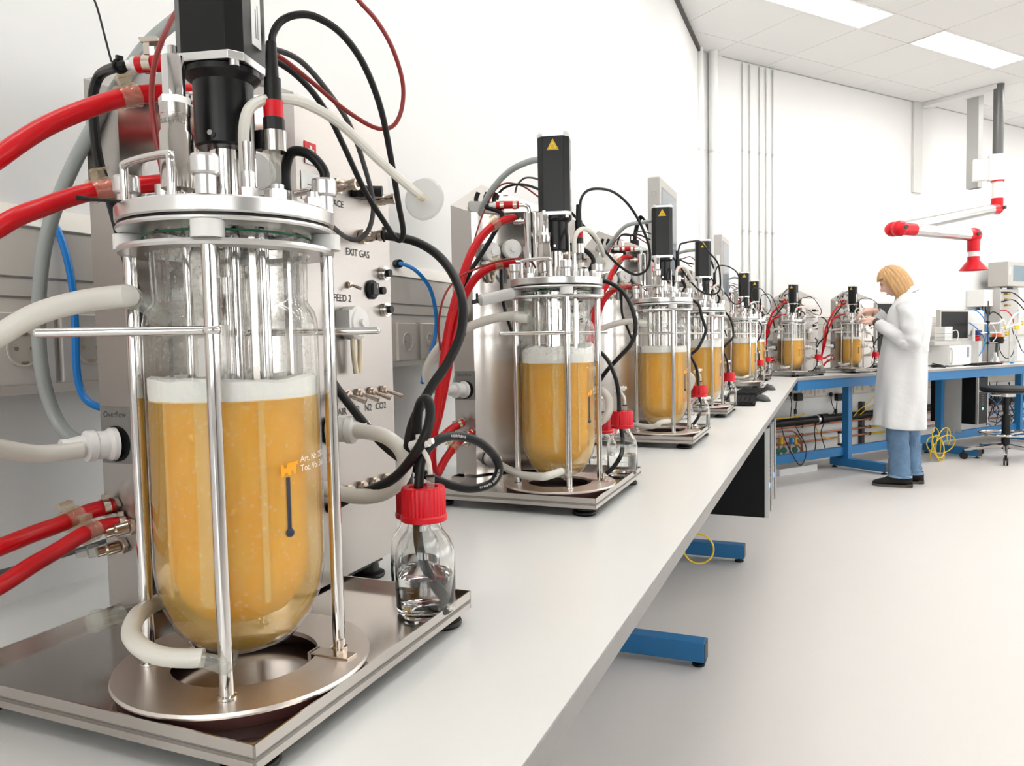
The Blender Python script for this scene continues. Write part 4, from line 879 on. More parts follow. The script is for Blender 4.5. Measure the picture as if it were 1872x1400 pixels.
screenm = mat('dim_screen', (.20,.24,.28), .2, nscale=3, namt=.08)
terminal((-.56,2.80,B+.0), 'grey upright touch terminal behind the third bioreactor motor')
terminal((-.56,4.45,B), 'pale upright touch terminal beyond the fourth bioreactor motor')
def keyboard(loc, rz, label):
    t = thing('keyboard', label, 'keyboard', loc, rz, 'keyboards')
    MB().box(-.07,.07,-.22,.22,.003,.012).build('tray', keyblack, t, bevel=.004)
    keys = None
    for i in range(6):
        for j in range(19):
            if keys is None: keys = o = MB().box(-.0085,.0085,-.0098,.0098,.012,.0175).build('key', keyblack, t)
            else: o = keys.copy(); COL.objects.link(o)
            o.location = (-.052+.0205*i, -.202+.0225*j, 0)
    return t
keyboard((-.385,3.75,B), .06, 'keyboard lying on the bench beyond the fourth bioreactor, nearer one')
keyboard((-.40,4.33,B), -.05, 'keyboard lying on the bench before the fifth bioreactor, farther one')
def mouse(loc, rz, label):
    t = thing('computer_mouse', label, 'mouse', loc, rz, 'computer mice')
    rings = []
    for k in range(9):
        u = k/8; y = -.045+.09*u; w = .031*sin(pi*min(1,.12+.88*u) )**.5 if u < 1 else .006; w = .009+.019*sin(pi*(.06+.88*u))**.6; h = .005+.024*sin(pi*(.05+.80*u))
        rings.append([Vector((w*cos(a)*(1 if sin(a) > 0 else 1), y, .003+max(0,sin(a))*h)) for a in [2*pi*i/16 for i in range(16)]])
    MB().loft(rings).build('shell', darkgrey, t, angle=60)
    MB().cyl((-.004,.028,.026),(.004,.028,.026),.008,n=12).build('wheel', blackp, t)
mouse((-.29,3.83,B), .5, 'dark computer mouse near the bench edge, nearer of the two')
mouse((-.315,4.62,B), .5, 'dark computer mouse near the bench edge, farther of the two')
def computer(name, label, c, u, w, dims, grp):
    # c: bottom front centre, u: forward, w: width direction
    c, u, w = Vector(c), Vector(u).normalized(), Vector(w).normalized(); z = Vector((0,0,1)); d, wd, h = dims
    t = thing(name, label, 'computer', c, 0, grp)
    MB().obox(-u*(d/2)+z*(h/2), u*(d/2), w*(wd/2), z*(h/2)).build('case', pcblack, t, bevel=.003)
    MB().obox(u*.008+z*(h/2), u*.008, w*(wd/2-.012), z*(h/2-.004)).build('front_panel', pcblack2, t, bevel=.003)
    for k in (-1,1): MB().obox(u*.010+w*(k*(wd/2-.006))+z*(h/2), u*.011, w*.006, z*(h/2)).build('silver_trim', satin, t, bevel=.002)
    MB().obox(u*.0165+z*(h*.66), u*.0005, w*(wd/2-.014), z*.001).build('seam', inkgry, t)
    MB().obox(u*.0165+w*(-wd*.24)+z*(h*.72), u*.0005, w*.018, z*.010).build('badge', paper, t)
    MB().obox(u*.0165+z*(h*.33), u*.0006, w*.010, z*.011).build('power_light', ledblue, t)
    for k in range(5): MB().obox(u*.0165+z*(h*.42+.02*k), u*.0005, w*.004, z*.003).build('port', greyp, t)
    return t
pcblack = mat('pc_black', (.004,.004,.0045), .5, spec=.2, nscale=60, namt=.2); pcblack2 = mat('pc_front_black', (.012,.012,.013), .4, spec=.25, nscale=60, namt=.2)
ledblue = mat('blue_led', (.15,.45,1.0), .4, nscale=5, namt=.01, emit=1.5)
computer('desktop_computer', 'black desktop computer hung under the left bench, nearer one', (-.262,3.625,.317), (1,0,0), (0,1,0), (.42,.17,.405), 'computers hung under the benches')
computer('desktop_computer', 'black desktop computer hung under the left bench, just behind another', (-.262,3.90,.317), (1,0,0), (0,1,0), (.42,.17,.405), 'computers hung under the benches')
s0, z0 = FAR(1783,776,.66); s1, _ = FAR(1802,776,.66); z1 = FAR(1783,690,.66)[1]
pcs = (s0+s1)/2
computer('desktop_computer', 'black desktop computer with blue light under the far bench', fb(pcs,.66,max(z0,.2)), NV, DV, (.42,s1-s0,.715-max(z0,.2)), 'computers hung under the benches')
hb = thing('computer_bracket', 'grey sheet-metal bracket holding the computer under the far bench', 'bracket', fb(s0-.012,.45,.2))
MB().obox(Vector((0,0,.26)), DV*.002, NV*.09, Vector((0,0,.265))).build('plate', greyp, hb)
MB().obox(Vector((0,0,.09))-DV*.004, DV*.002, NV*.09, Vector((0,0,.09))).build('lower_plate', greyp, hb)
for k in (-.03,.03): MB().cyl(NV*k+Vector((0,0,.04))-DV*.008, NV*k+Vector((0,0,-.02))-DV*.008, .004, n=8).build('bolt', satin, hb)

# ---------------------------------------------------------------- services on the far wall below the bench
def farpts(pts, o): return [fb(*((FAR(x,y,oo)[0], oo, FAR(x,y,oo)[1]))) for x, y, oo in [(p[0],p[1],p[2] if len(p) > 2 else o) for p in pts]]
t = thing('drain_pipe', 'thick black drain pipe along the far wall under the bench', 'pipe', fb(2,.08,.45))
zl, zr = FAR(1430,773,.08)[1], FAR(1600,748,.08)[1]
put(MB().cyl(fb(.4,.08,zl), fb(5,.08,zl), .034, n=18), 'pipe', blackp, t)
for s in (FAR(1493,765,.08)[0], 2.4): put(MB().lathe([(.034,-.014),(.039,-.014),(.039,.014),(.034,.014)],20,fb(s,.08,zl),True,DV), 'collar', satin, t)
put(MB().lathe([(.034,-.05),(.044,-.05),(.044,.05),(.034,.05)],20,fb(FAR(1505,763,.08)[0],.08,zl),True,DV), 'socket', blackp, t)
cz = [FAR(1480,y,.06)[1] for y in (776,790,806,828)]
for i, (y, w) in enumerate(((777,'topmost'), (793,'second'), (806,'third'), (829,'lowest'))):
    z = FAR(1480,y,.06)[1]
    tg = thing('copper_pipe', w+' copper pipe along the far wall under the bench', 'pipe', fb(2,.06,z), 0, 'copper pipes under the far bench')
    put(MB().cyl(fb(.35,.06,z), fb(5,.06,z), .0085, n=10), 'pipe', copper, tg)
    sm = FAR(1590,770,.06)[0]
    put(MB().cyl(fb(sm+.03,.06,z), fb(sm+.25,.06,z), .0095, n=10), 'yellow_marker', yellow, tg)
    for s in (FAR(1466,780,.06)[0], sm, sm+1.2): put(MB().torus(fb(s,.06,z), .012, .004, DV, 16, 6).obox(fb(s,.025,z), DV*.006, NV*.022, Vector((0,0,.006))), 'pipe_clip', darkgrey, tg)
for i, (s, lab) in enumerate(((FAR(1574,790,.03)[0]+.02,'grey upright mounting rail for the copper pipes, left of the woman'), (FAR(1742,790,.03)[0],'grey upright mounting rail for the copper pipes, right of the woman'))):
    tag(fbox(MB(), s-.02, s+.02, .0, .04, .08, .5).build('mounting_rail', darkgrey), lab, 'rail', 'mounting rails')
# gas manifold at the left end
t = thing('gas_manifold', 'copper gas manifold with green valve knobs under the bench corner', 'manifold', fb(.8,.2,.1))
def F3(x, y, o): s, z = FAR(x, y, o); return fb(s, o, z)
for x in (1424,1433,1444,1455): put(MB().tube([F3(x,796,.16), F3(x,815,.17), F3(x,838,.17), F3(x,858,.17)], .007, 8), 'riser', copper, t)
for k, y in enumerate((790,800,812)): put(MB().tube([F3(1412,y,.17), F3(1430,y-1,.17), F3(1448,y-2,.16), F3(1460+2*k,y+8,.14), F3(1466+k,y+22,.13), F3(1462,y+42,.13)], .0075, 8), 'branch', copper, t)
for x, y in ((1422,825),(1433,823),(1453,822)): put(MB().cyl(F3(x,y,.16), F3(x,y,.24), .026, n=12).cyl(F3(x,y,.24), F3(x,y,.25), .016, n=10), 'valve_knob', greenk, t)
for x, m_ in ((1429,yellow),(1447,bluecable),(1455,yellow)): put(MB().cyl(F3(x,800,.2), F3(x,812,.2), .012, n=8), 'tag_sleeve', m_, t)
for x in (1426,1441): put(MB().cyl(F3(x,862,.17), F3(x,846,.17), .018, n=10), 'filter_bowl', clip_glass, t)

pl = fbox(MB(), FAR(1418,865,.3)[0], FAR(1494,865,.3)[0]-.05, .02, .34, 0, .055); tag(pl.build('plinth', wallpaint), 'low white plinth on the floor under the bench corner', 'plinth')
t = thing('twin_filter', 'pair of small grey filter cylinders beside the blue bench leg', 'filter', F3(1538,808,.30))
for x in (1535,1543): put(MB().cyl(F3(x,792,.3), F3(x,810,.3), .016, n=14), 'cylinder', satin, t); put(MB().cyl(F3(x,788,.3), F3(x,792,.3), .018, n=14).cyl(F3(x,810,.3), F3(x,814,.3), .018, n=14), 'cap', blackp, t)
def fcable(name, label, cat, pts, r, m_, grp=None): return tag(MB().tube([F3(*p) for p in pts], r, 7).build(name, m_), label, cat, grp)
for i, (x, lab) in enumerate(((1456,'black power adapter left of the sockets under the far bench'), (1530,'black power adapter in the socket strip left of the blue leg'))):
    t = thing('power_adapter', lab, 'power adapter', F3(x,733,.055), 0, 'black power adapters')
    a = F3(x-5,718,.055); b2 = F3(x+5,733,.055); put(MB().obox((a+b2)/2+NV*.02, DV*((b2-a).length*.36), NV*.02, Vector((0,0,.033))), 'body', blackp, t, bevel=.004)
    put(MB().tube([F3(x,734,.075), F3(x-1,745,.08), F3(x-3,755,.08), F3(x-2,770,.09)], .004, 7), 'cable', rubber, t); put(MB().obox(F3(x-2,752,.08), DV*.009, NV*.009, Vector((0,0,.022))), 'inline_switch', blackp, t)
for i, (x, lab) in enumerate(((1445,'black mains plug with hanging cord at the left socket under the far bench'), (1519,'black mains plug beside the right power adapter under the far bench'))):
    t = thing('mains_plug', lab, 'plug', F3(x,720,.055), 0, 'black mains plugs')
    put(MB().cyl(F3(x,720,.045), F3(x,723,.085), .017, .011, n=12), 'plug', blackp, t)
    put(MB().tube([F3(x,723,.08), F3(x+2,738,.085), F3(x+1 if i == 0 else x+6,752,.09), F3(x if i == 0 else x-8,768,.10)], .0035, 7), 'cord', rubber, t)
fcable('black_cable', 'thin black cable looping low in front of the blue rail at the corner', 'cable', ((1428,775,.3),(1434,800,.32),(1448,830,.42),(1462,850,.44),(1472,838,.44),(1473,815,.42),(1460,790,.35),(1452,775,.2)), .004, rubber, 'cables under the far bench')
fcable('black_cable', 'long thin black cable hanging behind the blue rail, left strand', 'cable', ((1491,772,.12),(1489,790,.12),(1491,812,.12),(1487,836,.13)), .004, rubber, 'cables under the far bench')
fcable('black_cable', 'long thin black cable hanging behind the blue rail, kinked right strand', 'cable', ((1508,770,.12),(1501,790,.12),(1506,812,.12),(1513,832,.13)), .004, rubber, 'cables under the far bench')
fcable('yellow_cable', 'thin yellow cable drooping along the black drain pipe', 'cable', ((1470,757,.13),(1450,762,.13),(1430,764,.13),(1415,766,.14)), .006, yellow, 'yellow cables')
fcable('yellow_cable', 'thin yellow cable trailing down the wall left of the blue leg', 'cable', ((1489,775,.1),(1496,790,.1),(1508,800,.1),(1522,803,.1),(1535,798,.1)), .004, yellow, 'yellow cables')
fcable('yellow_cable', 'yellow network cable from the wall socket left of the white coat, upper one', 'cable', ((1593,712,.06),(1603,712,.1),(1600,722,.1),(1587,737,.1),(1570,750,.11),(1560,762,.12)), .004, yellow, 'yellow cables')
fcable('yellow_cable', 'yellow network cable from the wall socket left of the white coat, lower one', 'cable', ((1598,711,.06),(1608,716,.1),(1606,730,.1),(1595,741,.1),(1582,750,.11),(1572,758,.12)), .004, yellow, 'yellow cables')
tag(fbox(MB(), FAR(1590,705,.04)[0], FAR(1607,705,.04)[0], .045, .055, .63, .71).build('data_socket', creamp, bevel=.003), 'cream data socket with yellow cables under the bench left of the coat', 'socket')
# coiled yellow cable hanging by the computer bracket
c = F3(1716,815,.62); yc = []
for k in range(64):
    a = k/64*2*pi*5.0; q = k/64
    yc.append(c + DV*((.13+.05*sin(a*.31+1))*cos(a)*.9+.05*sin(2.1*q*6)) + NV*(.05*sin(a*.7)) + Vector((0,0,(.14+.05*cos(a*.23))*sin(a)*.8+.02*sin(a*.5))))
yc = [F3(1733,782,.6), F3(1731,798,.6)]+yc
tag(MB().tube(yc, .0045, 7, 4).build('yellow_cable', yellow), 'tangled coil of yellow cable hanging beside the woman\'s jeans', 'cable', 'yellow cables')
t = c = None
# ring of yellow wire under the left bench edge
c = P(1277,1003,3.0); tag(MB().torus(c, .058, .0035, (.2,-1,.1), 40, 8).build('yellow_cable', yellow), 'small ring of yellow wire showing under the left bench edge', 'cable', 'yellow cables')

# ---------------------------------------------------------------- instruments on the far bench, right of the woman
def fobj(name, label, cat, s0, s1, o0, o1, z0): 
    t = thing(name, label, cat, fb((s0+s1)/2, (o0+o1)/2, z0), -TH); return t      # local x = out from the wall, local y = along the wall
def fdim(x0, x1, y0, y1, o): a, z1 = FAR(x0, y0, o); b2, z2 = FAR(x1, y1, o); return a, b2, z2, z1
# flat monitor
a, b2, zb, zt = fdim(1713,1765,566,622,.30)
t = fobj('monitor', 'flat monitor with black screen on the far bench, right of the woman', 'monitor', a, b2, .28, .34, B)
w, h0, h1 = (b2-a)/2, zb-B, zt-B
MB().box(-.02,.02,-w,w,h0,h1).build('housing', termgrey, t, bevel=.006); MB().box(.0202,.0215,-w+.02,w-.02,h0+.022,h1-.02).build('screen', blackscr, t)
MB().box(-.07,.10,-.10,.10,0,.015).box(-.02,.02,-.04,.04,.015,h0+.01).build('stand', termgrey, t, bevel=.003)
# second monitor, half hidden behind the woman
a, b2, zb, zt = fdim(1597,1640,553,640,.30)
t = fobj('monitor', 'flat monitor with black screen half hidden behind the woman', 'monitor', a, b2, .28, .34, B)
w = (b2-a)/2; h1 = zt-B; MB().box(-.02,.02,-w,w,.05,h1).build('housing', termgrey, t, bevel=.006); MB().box(.0202,.0215,-w+.015,w-.015,.065,h1-.012).build('screen', blackscr, t); MB().box(-.07,.10,-.10,.10,0,.015).box(-.02,.02,-.04,.04,.015,.06).build('stand', termgrey, t)
# gas analyser stack
a, b2, zb, zt = fdim(1736,1776,632,668,.58)
t = fobj('analyser', 'white box-shaped analyser with grey grip on the far bench', 'instrument', a, b2, .2, .58, B)
w = (b2-a)/2; h1 = zt-B
MB().box(-.19,.185,-w,w,.012,h1).build('case', whitep, t, bevel=.004); MB().box(.1852,.190,-w+.008,w-.008,.02,h1-.01).build('front', whitep, t, bevel=.002)
MB().tube([(.186,-w+.012,.03),(.205,-w+.012,.035),(.205,-w+.012,h1-.035),(.186,-w+.012,h1-.03)], .006, 8).build('grip', greyp, t)
MB().box(.1902,.1912,w-.075,w-.045,h1-.11,h1-.02).build('display', mat_disp, t)
for x in (-.15,.15):
    for y in (-w+.03,w-.03): MB().cyl((x,y,0),(x,y,.014),.012,n=10).build('foot', blackp, t)
b = fobj('module_box', 'grey flat housing under the monitor on the far bench', 'instrument', a-.12, b2-.02, .22, .5, B+h1)
MB().box(-.14,.14,-w-.03,w+.03,.001,.045).build('case', termgrey, b, bevel=.004); MB().box(.1405,.1412,-w,w,.012,.034).build('front', greyp, b)
lo = B+h1+.046
b = fobj('module_stack', 'stack of small white modules in front of the black monitor', 'instrument', *(FAR(x,600,.42)[0] for x in (1709,1729)), .40, .5, lo)
for k in range(4): MB().box(-.05,.05,-.06,.06,.001+.032*k,.031+.032*k).build('module', whitep, b, bevel=.003); MB().box(.0502,.051,-.05,.01,.012+.032*k,.016+.032*k).cyl((.05,.04,.018+.032*k),(.058,.04,.018+.032*k),.004,n=8).build('connector', greyp, b)
MB().tube([(.056,.04,.085),(.08,.075,.09),(.085,.09,.04),(.07,.09,-.01)], .004, 7).build('lead', whitep, b)
b = fobj('mains_cable', 'dark coiled cable lying on the far bench beside the coat', 'cable', *(FAR(x,665,.6)[0] for x in (1708,1730)), .5, .66, B)
for k in range(3): MB().torus((0,0,.006+.010*k), .055-.005*k, .005, (.1*k,.12,1), 28, 7).build('loop', blackp, b)
# paper drum on the wall side
a, b2, zb, zt = fdim(1762,1786,568,612,.16)
t = fobj('paper_roll_holder', 'white round paper roll holder on the wall above the analyser', 'dispenser', a, b2, .06, .26, zb)
MB().lathe([(0,0),(.10,0),(.115,.012),(.118,.03),(.118,zt-zb-.02),(.11,zt-zb),(0,zt-zb)],28).build('drum', whitep, t); MB().cyl((0,0,-.012),(0,0,0),.06,n=24).build('outlet', greyp, t)
# laptop-like dark keyboard and tools at the bench front
a = FAR(1800,667,.6)[0]; keyboard(fb(a,.58,B), -TH, 'dark keyboard on the far bench in front of the tube stand')
for x, m_, lab, nm in ((1828,redcap,'red-handled tool lying on the far bench edge','hand_tool'), (1851,bluecable,'bright blue cutter lying on the far bench edge','hand_tool')):
    c = F3(x,663,.62); t = thing(nm, lab, 'tool', (c.x,c.y,B), -TH+.3); MB().box(-.012,.012,-.06,.02,.001,.018).build('handle', m_, t, bevel=.005); MB().box(-.006,.006,.02,.08,.004,.010).build('blade', darkgrey, t)
# stand with rods, small reactors, valves
a = FAR(1805,660,.45)[0]
t = thing('lab_stand', 'tall steel stand rod with cross bars on the far bench', 'stand', fb(a,.45,B), -TH)
MB().cyl((0,0,.01),(0,0,FAR(1804,550,.45)[1]-B),.006,n=10).build('rod', darkgrey, t); MB().box(-.08,.08,-.05,.05,0,.012).build('base', greyp, t)
MB().cyl((0,-.12,.30),(0,.25,.30),.006,n=10).build('cross_bar', whitep, t); MB().cyl((0,-.05,.20),(0,.30,.20),.005,n=10).build('cross_bar', satin, t)
for z in (.30,.20,.40): MB().box(-.012,.012,-.014,.014,z-.012,z+.012).build('boss_clamp', blackp, t)
a2 = FAR(1845,660,.48)[0]
t = thing('lab_stand', 'second steel stand rod on the far bench, nearer the right edge', 'stand', fb(a2,.48,B), -TH)
MB().cyl((0,0,.01),(0,0,.34),.006,n=10).cyl((.0,.09,.01),(.0,.09,.30),.005,n=10).build('rod', satin, t); MB().box(-.07,.07,-.05,.12,0,.012).build('base', greyp, t); MB().cyl((0,-.1,.22),(0,.2,.22),.005,n=10).build('cross_bar', satin, t)
c = F3(1822,640,.42)
t = thing('flask_reactor', 'small flask reactor with orange collar and black heating jacket', 'reactor', (c.x,c.y,B), -TH)
zc = FAR(1822,615,.42)[1]-B
MB().cyl((0,0,zc-.07),(0,0,zc-.005),.055,.07,n=20).build('heating_jacket', blackp, t); MB().cyl((0,0,zc-.004),(0,0,zc+.022),.045,n=20).build('collar', orangep, t)
MB().lathe([(.04,zc+.022),(.045,zc+.05),(.04,zc+.10),(.02,zc+.13),(.02,zc+.16)],20).build('flask_neck', glass, t); MB().cyl((0,0,.012),(0,0,zc-.07),.012,n=12).cyl((0,0,0),(0,0,.012),.06,n=20).build('support', darkgrey, t)
c = F3(1819,655,.5); t = thing('small_flask', 'small clear flask standing on the far bench below the orange collar', 'flask', (c.x,c.y,B), -TH)
MB().lathe([(0,.002),(.036,.002),(.038,.01),(.034,.05),(.016,.075),(.014,.095),(.016,.098)],24).build('glass', bottleglass, t); MB().cyl((0,0,.098),(0,0,.108),.015,n=14).build('stopper', whitep, t)
for i, (x, y, rz, lab) in enumerate(((1837,597,.3,'yellow valve clip on the white tubing, upper left one'), (1831,618,1.2,'yellow valve clip on the white tubing, lowest one'), (1858,598,-.5,'yellow valve clip on the white tubing, at right of the stand'), (1841,610,.1,'yellow valve clip on the white tubing, in the middle'), (1869,590,.2,'yellow valve clip at the right picture edge'))):
    c = F3(x,y,.46); t = thing('valve_clip', lab, 'valve', c, -TH+rz, 'yellow valve clips'); MB().box(-.012,.012,-.022,.022,-.02,.02).build('body', yellow, t, bevel=.004); MB().cyl((0,-.04,0),(0,.04,0),.008,n=10).build('stub', whitep, t)
for i, (pts, r, m_, lab) in enumerate((
    (((1765,566,.3),(1785,568,.34),(1800,585,.38),(1803,610,.40),(1798,635,.42),(1790,650,.42)), .005, bluecable, 'outer blue tube looping beside the stand rod'),
    (((1762,588,.3),(1775,592,.34),(1790,605,.36),(1800,622,.38),(1797,640,.38),(1785,648,.36)), .005, bluecable, 'inner blue tube looping beside the stand rod'),
    (((1790,562,.3),(1803,575,.36),(1808,600,.40),(1806,640,.42)), .004, bluecable, 'short blue tube running down the stand rod'),
    (((1775,590,.42),(1800,591,.44),(1825,590,.46),(1835,585,.46),(1838,600,.46)), .008, whitep, 'white tube running level to the flask reactor'),
    (((1838,602,.46),(1848,585,.46),(1855,575,.46),(1866,570,.45),(1880,568,.44)), .008, whitep, 'white tube rising to the right of the yellow clips'),
    (((1830,600,.46),(1842,598,.46),(1855,594,.46),(1875,590,.46)), .007, whitep, 'white tube between the yellow clips'),
    (((1863,565,.44),(1863,580,.44),(1862,598,.45)), .016, whitep, 'thick white hose standing upright at the right edge'),
    (((1806,600,.44),(1812,590,.44),(1822,612,.46),(1815,625,.46)), .004, whitep, 'thin white tube curled by the stand rod'),
    (((1828,567,.3),(1840,568,.36),(1850,578,.40),(1853,590,.42)), .005, redcap, 'thin red tube arching over the flask reactor'),
    (((1830,534,.25),(1850,535,.30),(1862,542,.34),(1880,560,.40)), .006, rubber, 'upper black cable arching out of the grey panel'),
    (((1830,552,.25),(1848,548,.30),(1860,553,.34),(1880,575,.40)), .006, rubber, 'lower black cable arching out of the grey panel'),
    (((1826,610,.4),(1828,640,.44),(1840,655,.46),(1852,645,.46),(1855,620,.44),(1850,600,.42)), .004, rubber, 'thin black cable hanging in a loop below the yellow clips'),
    (((1855,610,.4),(1862,625,.42),(1868,640,.42),(1880,650,.42)), .004, rubber, 'thin black cable drooping towards the right edge'),
    (((1806,578,.3),(1815,570,.3),(1826,575,.34),(1832,582,.36)), .006, rubber, 'short black cable behind the flask reactor'),
    )): tag(MB().tube([F3(*p) for p in pts], r, 8).build('tube' if m_ is not rubber else 'black_cable', m_), lab, 'tube' if m_ is not rubber else 'cable', 'tubes at the right end of the far bench')
c = F3(1785,612,.36); t = thing('dosing_pump', 'small blue and red dosing pump on the far bench beside the blue tubes', 'pump', (c.x,c.y,B), -TH)
zc = c.z-B; MB().box(-.04,.04,-.03,.03,0,zc-.06).build('column', whitep, t); MB().box(-.035,.035,-.045,.045,zc-.005,zc+.045).build('head', navy, t, bevel=.01); MB().ball((.0,.0,zc-.035),.036,(1,1,.7)).build('red_body', redcap, t); MB().cyl((0,-.055,zc-.06),(0,-.055,zc+.06),.016,n=12).build('white_tube', whitep, t)
# white cabinet, grey panel and screen at right
a, b2, zb, zt = fdim(1799,1832,529,560,.18)
t = fobj('junction_box', 'white junction box with cables below it on the far wall', 'box', a, b2, .0, .18, zb); w = (b2-a)/2
MB().box(-.09,.09,-w,w,0,zt-zb).build('case', whitep, t, bevel=.004)
for k in range(5): MB().tube([(.05,-w+.05+.06*k,0),(.05,-w+.05+.06*k,-.03),(.06,-w+.07+.05*k,-.08)], .007, 7).build('gland', blackp, t)
a, b2, zb, zt = fdim(1829,1862,528,568,.25)
t = fobj('connector_panel', 'grey steel connector panel below the grey terminal at right', 'panel', a, b2, .05, .25, B); w = (b2-a)/2
MB().box(-.10,.10,-w,w,0,zt-B).build('case', greyp, t, bevel=.003)
for k in range(3): MB().cyl((.10,-w+.08,zt-B-.05-.06*k),(.135,-w+.08,zt-B-.05-.06*k),.012,n=10).cyl((.13,-w+.08,zt-B-.05-.06*k),(.15,-w+.1,zt-B-.05-.06*k),.008,n=8).build('connector', mat_brass, t)
a, b2, zb, zt = fdim(1834,1886,478,525,.25)
t = fobj('touch_terminal', 'grey touch terminal with blue-grey screen at the right picture edge', 'terminal', a, b2, .15, .25, zb); w = (b2-a)/2
MB().box(-.10,.10,-w,w,0,zt-zb).build('housing', termgrey, t, bevel=.006); MB().box(.1002,.1012,-w+.10,w-.05,.05,zt-zb-.04).build('screen', mat_disp2, t); MB().box(.1002,.1008,-w+.02,-w+.05,.12,zt-zb-.06).build('label', paper, t)
MB().box(-.03,.03,-.05,.05,-.03,0).build('mount', greyp, t)
tag(MB().tube([F3(1833,480,.2), F3(1829,490,.2), F3(1831,510,.2), F3(1830,530,.2)], .005, 7).build('black_cable', rubber), 'black cable hanging at the left side of the right-edge terminal', 'cable', 'tubes at the right end of the far bench')
# tangle of cables on the wall under the bench at right
rr = random.Random(5)
for k in range(16):
    x0 = 1806+rr.random()*60; pts = [(x0+rr.uniform(-14,14), 705+14*q+rr.uniform(-8,8), .10+rr.random()*.12) for q in range(6)]
    tag(MB().tube([F3(*p) for p in pts], .0045, 6, 5).build('black_cable', rubber if k % 5 else bluecable), 'one of the tangled cables on the wall under the bench behind the stool', 'cable', 'tangled cables behind the stool')

# ---------------------------------------------------------------- lab stool
c = P(1838,838,6.68); c.z = 0
t = thing('lab_stool', 'black lab stool with chrome foot ring and castors at the right edge', 'stool', c)
MB().lathe([(0,.595),(.16,.595),(.20,.605),(.205,.625),(.195,.642),(.15,.65),(0,.65)],36).build('seat', rubber, t)
MB().cyl((0,0,.56),(0,0,.595),.07,n=20).cyl((.0,-.02,.58),(-.13,-.10,.578),.008,n=8).build('seat_plate', satin, t)
MB().cyl((0,0,.10),(0,0,.40),.034,n=18).cyl((0,0,.40),(0,0,.565),.022,n=16).build('gas_column', blackp, t)
MB().torus((0,0,.235),.205,.011,(0,0,1),40,8).build('foot_ring', mirror, t)
for k in range(3): a = R(120*k+40); MB().cyl((.03*cos(a),.03*sin(a),.22),(.2*cos(a),.2*sin(a),.235),.008,n=8).build('ring_spoke', mirror, t)
for k in range(5):
    a = R(72*k-100); x, y = cos(a), sin(a)
    lg = MB().tube([(.02*x,.02*y,.125),(.16*x,.16*y,.11),(.33*x,.33*y,.085)], [.022,.018,.014], 10).build('leg', mirror, t)
    cs = MB().cyl((.33*x-y*.018,.33*y+x*.018,.032),(.33*x-y*.005,.33*y+x*.005,.032),.031,n=18).cyl((.33*x+y*.018,.33*y-x*.018,.032),(.33*x+y*.005,.33*y-x*.005,.032),.031,n=18).cyl((.33*x,.33*y,.04),(.33*x,.33*y,.085),.010,n=8).build('castor', blackp, t)

# ---------------------------------------------------------------- extraction arm
c = P(1825,157,7.05); k_ = (ZC-CAM_Z)/(c.z-CAM_Z); D0 = 7.05*k_
t = thing('extraction_arm', 'articulated fume extraction arm with red joints and red hood', 'extraction arm', (P(1824,300,D0).x, P(1824,300,D0).y, 2.2))
def X(x, y, D): return P(x,y,D)-t.location
mp = D0/F_PX
top = Vector((X(1824,300,D0).x, X(1824,300,D0).y, ZC-t.location.z))
b1 = X(1822,285,D0); ax0 = lambda z: Vector((0,0,z-t.location.z))
zz = lambda y: P(1823,y,D0).z-t.location.z
MB().cyl((0,0,zz(285)),(0,0,ZC-t.location.z),.043,n=24).build('drop_tube', mat_tube, t)
MB().box(-.075,.06,-.06,.06,zz(330),zz(283)).box(-.20,-.06,-.03,.03,zz(328),zz(288)).build('swivel_housing', whitep, t, bevel=.008)
MB().cyl((0,0,zz(332)),(0,0,zz(329)),.055,n=24).build('collar', redcap, t)
MB().cyl((0,0,zz(362)),(0,0,zz(332)),.043,n=24).build('white_tube', whitep, t)
e1 = Vector((0,0,zz(380))); e2 = X(1634,419,D0-1.05); e3 = X(1768,434,D0-.75)
MB().cyl((0,0,zz(362)), e1, .05, n=24).ball(e1,.056).build('elbow', redcap, t)
d12 = (e2-e1).normalized(); MB().cyl(e1, e1+d12*.14, .05, .046, n=20).build('elbow_sleeve', redcap, t)
lat = d12.cross(Vector((0,0,1))).normalized()
MB().cyl(e1+lat*-.05, e1+lat*-.075, .016, n=10).build('joint_knob', darkgrey, t)
MB().cyl(e1+d12*.12, e2-d12*.03, .046, n=24).build('upper_tube', satin, t)
d23 = (e3-e2).normalized(); e2b = e2+Vector((0,0,-.012))-FW*.09
MB().ball(e2,.068,(1,1,.85)).ball(e2b,.06).cyl(e2, e2b, .05, n=18).build('elbow', redcap, t)
e3 = e3-FW*.09
d23 = (e3-e2b).normalized(); MB().cyl(e2b, e2b+d23*.17, .05, .046, n=20).build('elbow_sleeve', redcap, t)
MB().cyl(e2b-FW*.055+d23*.02, e2b-FW*.075+d23*.02, .016, n=10).build('joint_knob', darkgrey, t)
MB().cyl(e2b+d23*.15, e3-d23*.03, .047, n=24).build('lower_tube', satin, t)
MB().ball(e3,.060).cyl(e3-d23*.07, e3, .048, .052, n=18).cyl(e3, e3-Vector((0,0,.13)), .048, .046, n=20).build('elbow', redcap, t)
MB().cyl(e3-FW*.05, e3-FW*.075, .014, n=10).build('joint_knob', darkgrey, t)
q = e3-Vector((0,0,.125)); MB().cyl(q, q-Vector((0,0,.045)), .042, n=20).build('white_band', whitep, t)
q = q-Vector((0,0,.045)); MB().lathe([(.044,0),(.044,-.03),(.102,-.105),(.104,-.11),(.099,-.108),(.040,-.032),(.040,0)],32,q).build('hood', redcap, t)
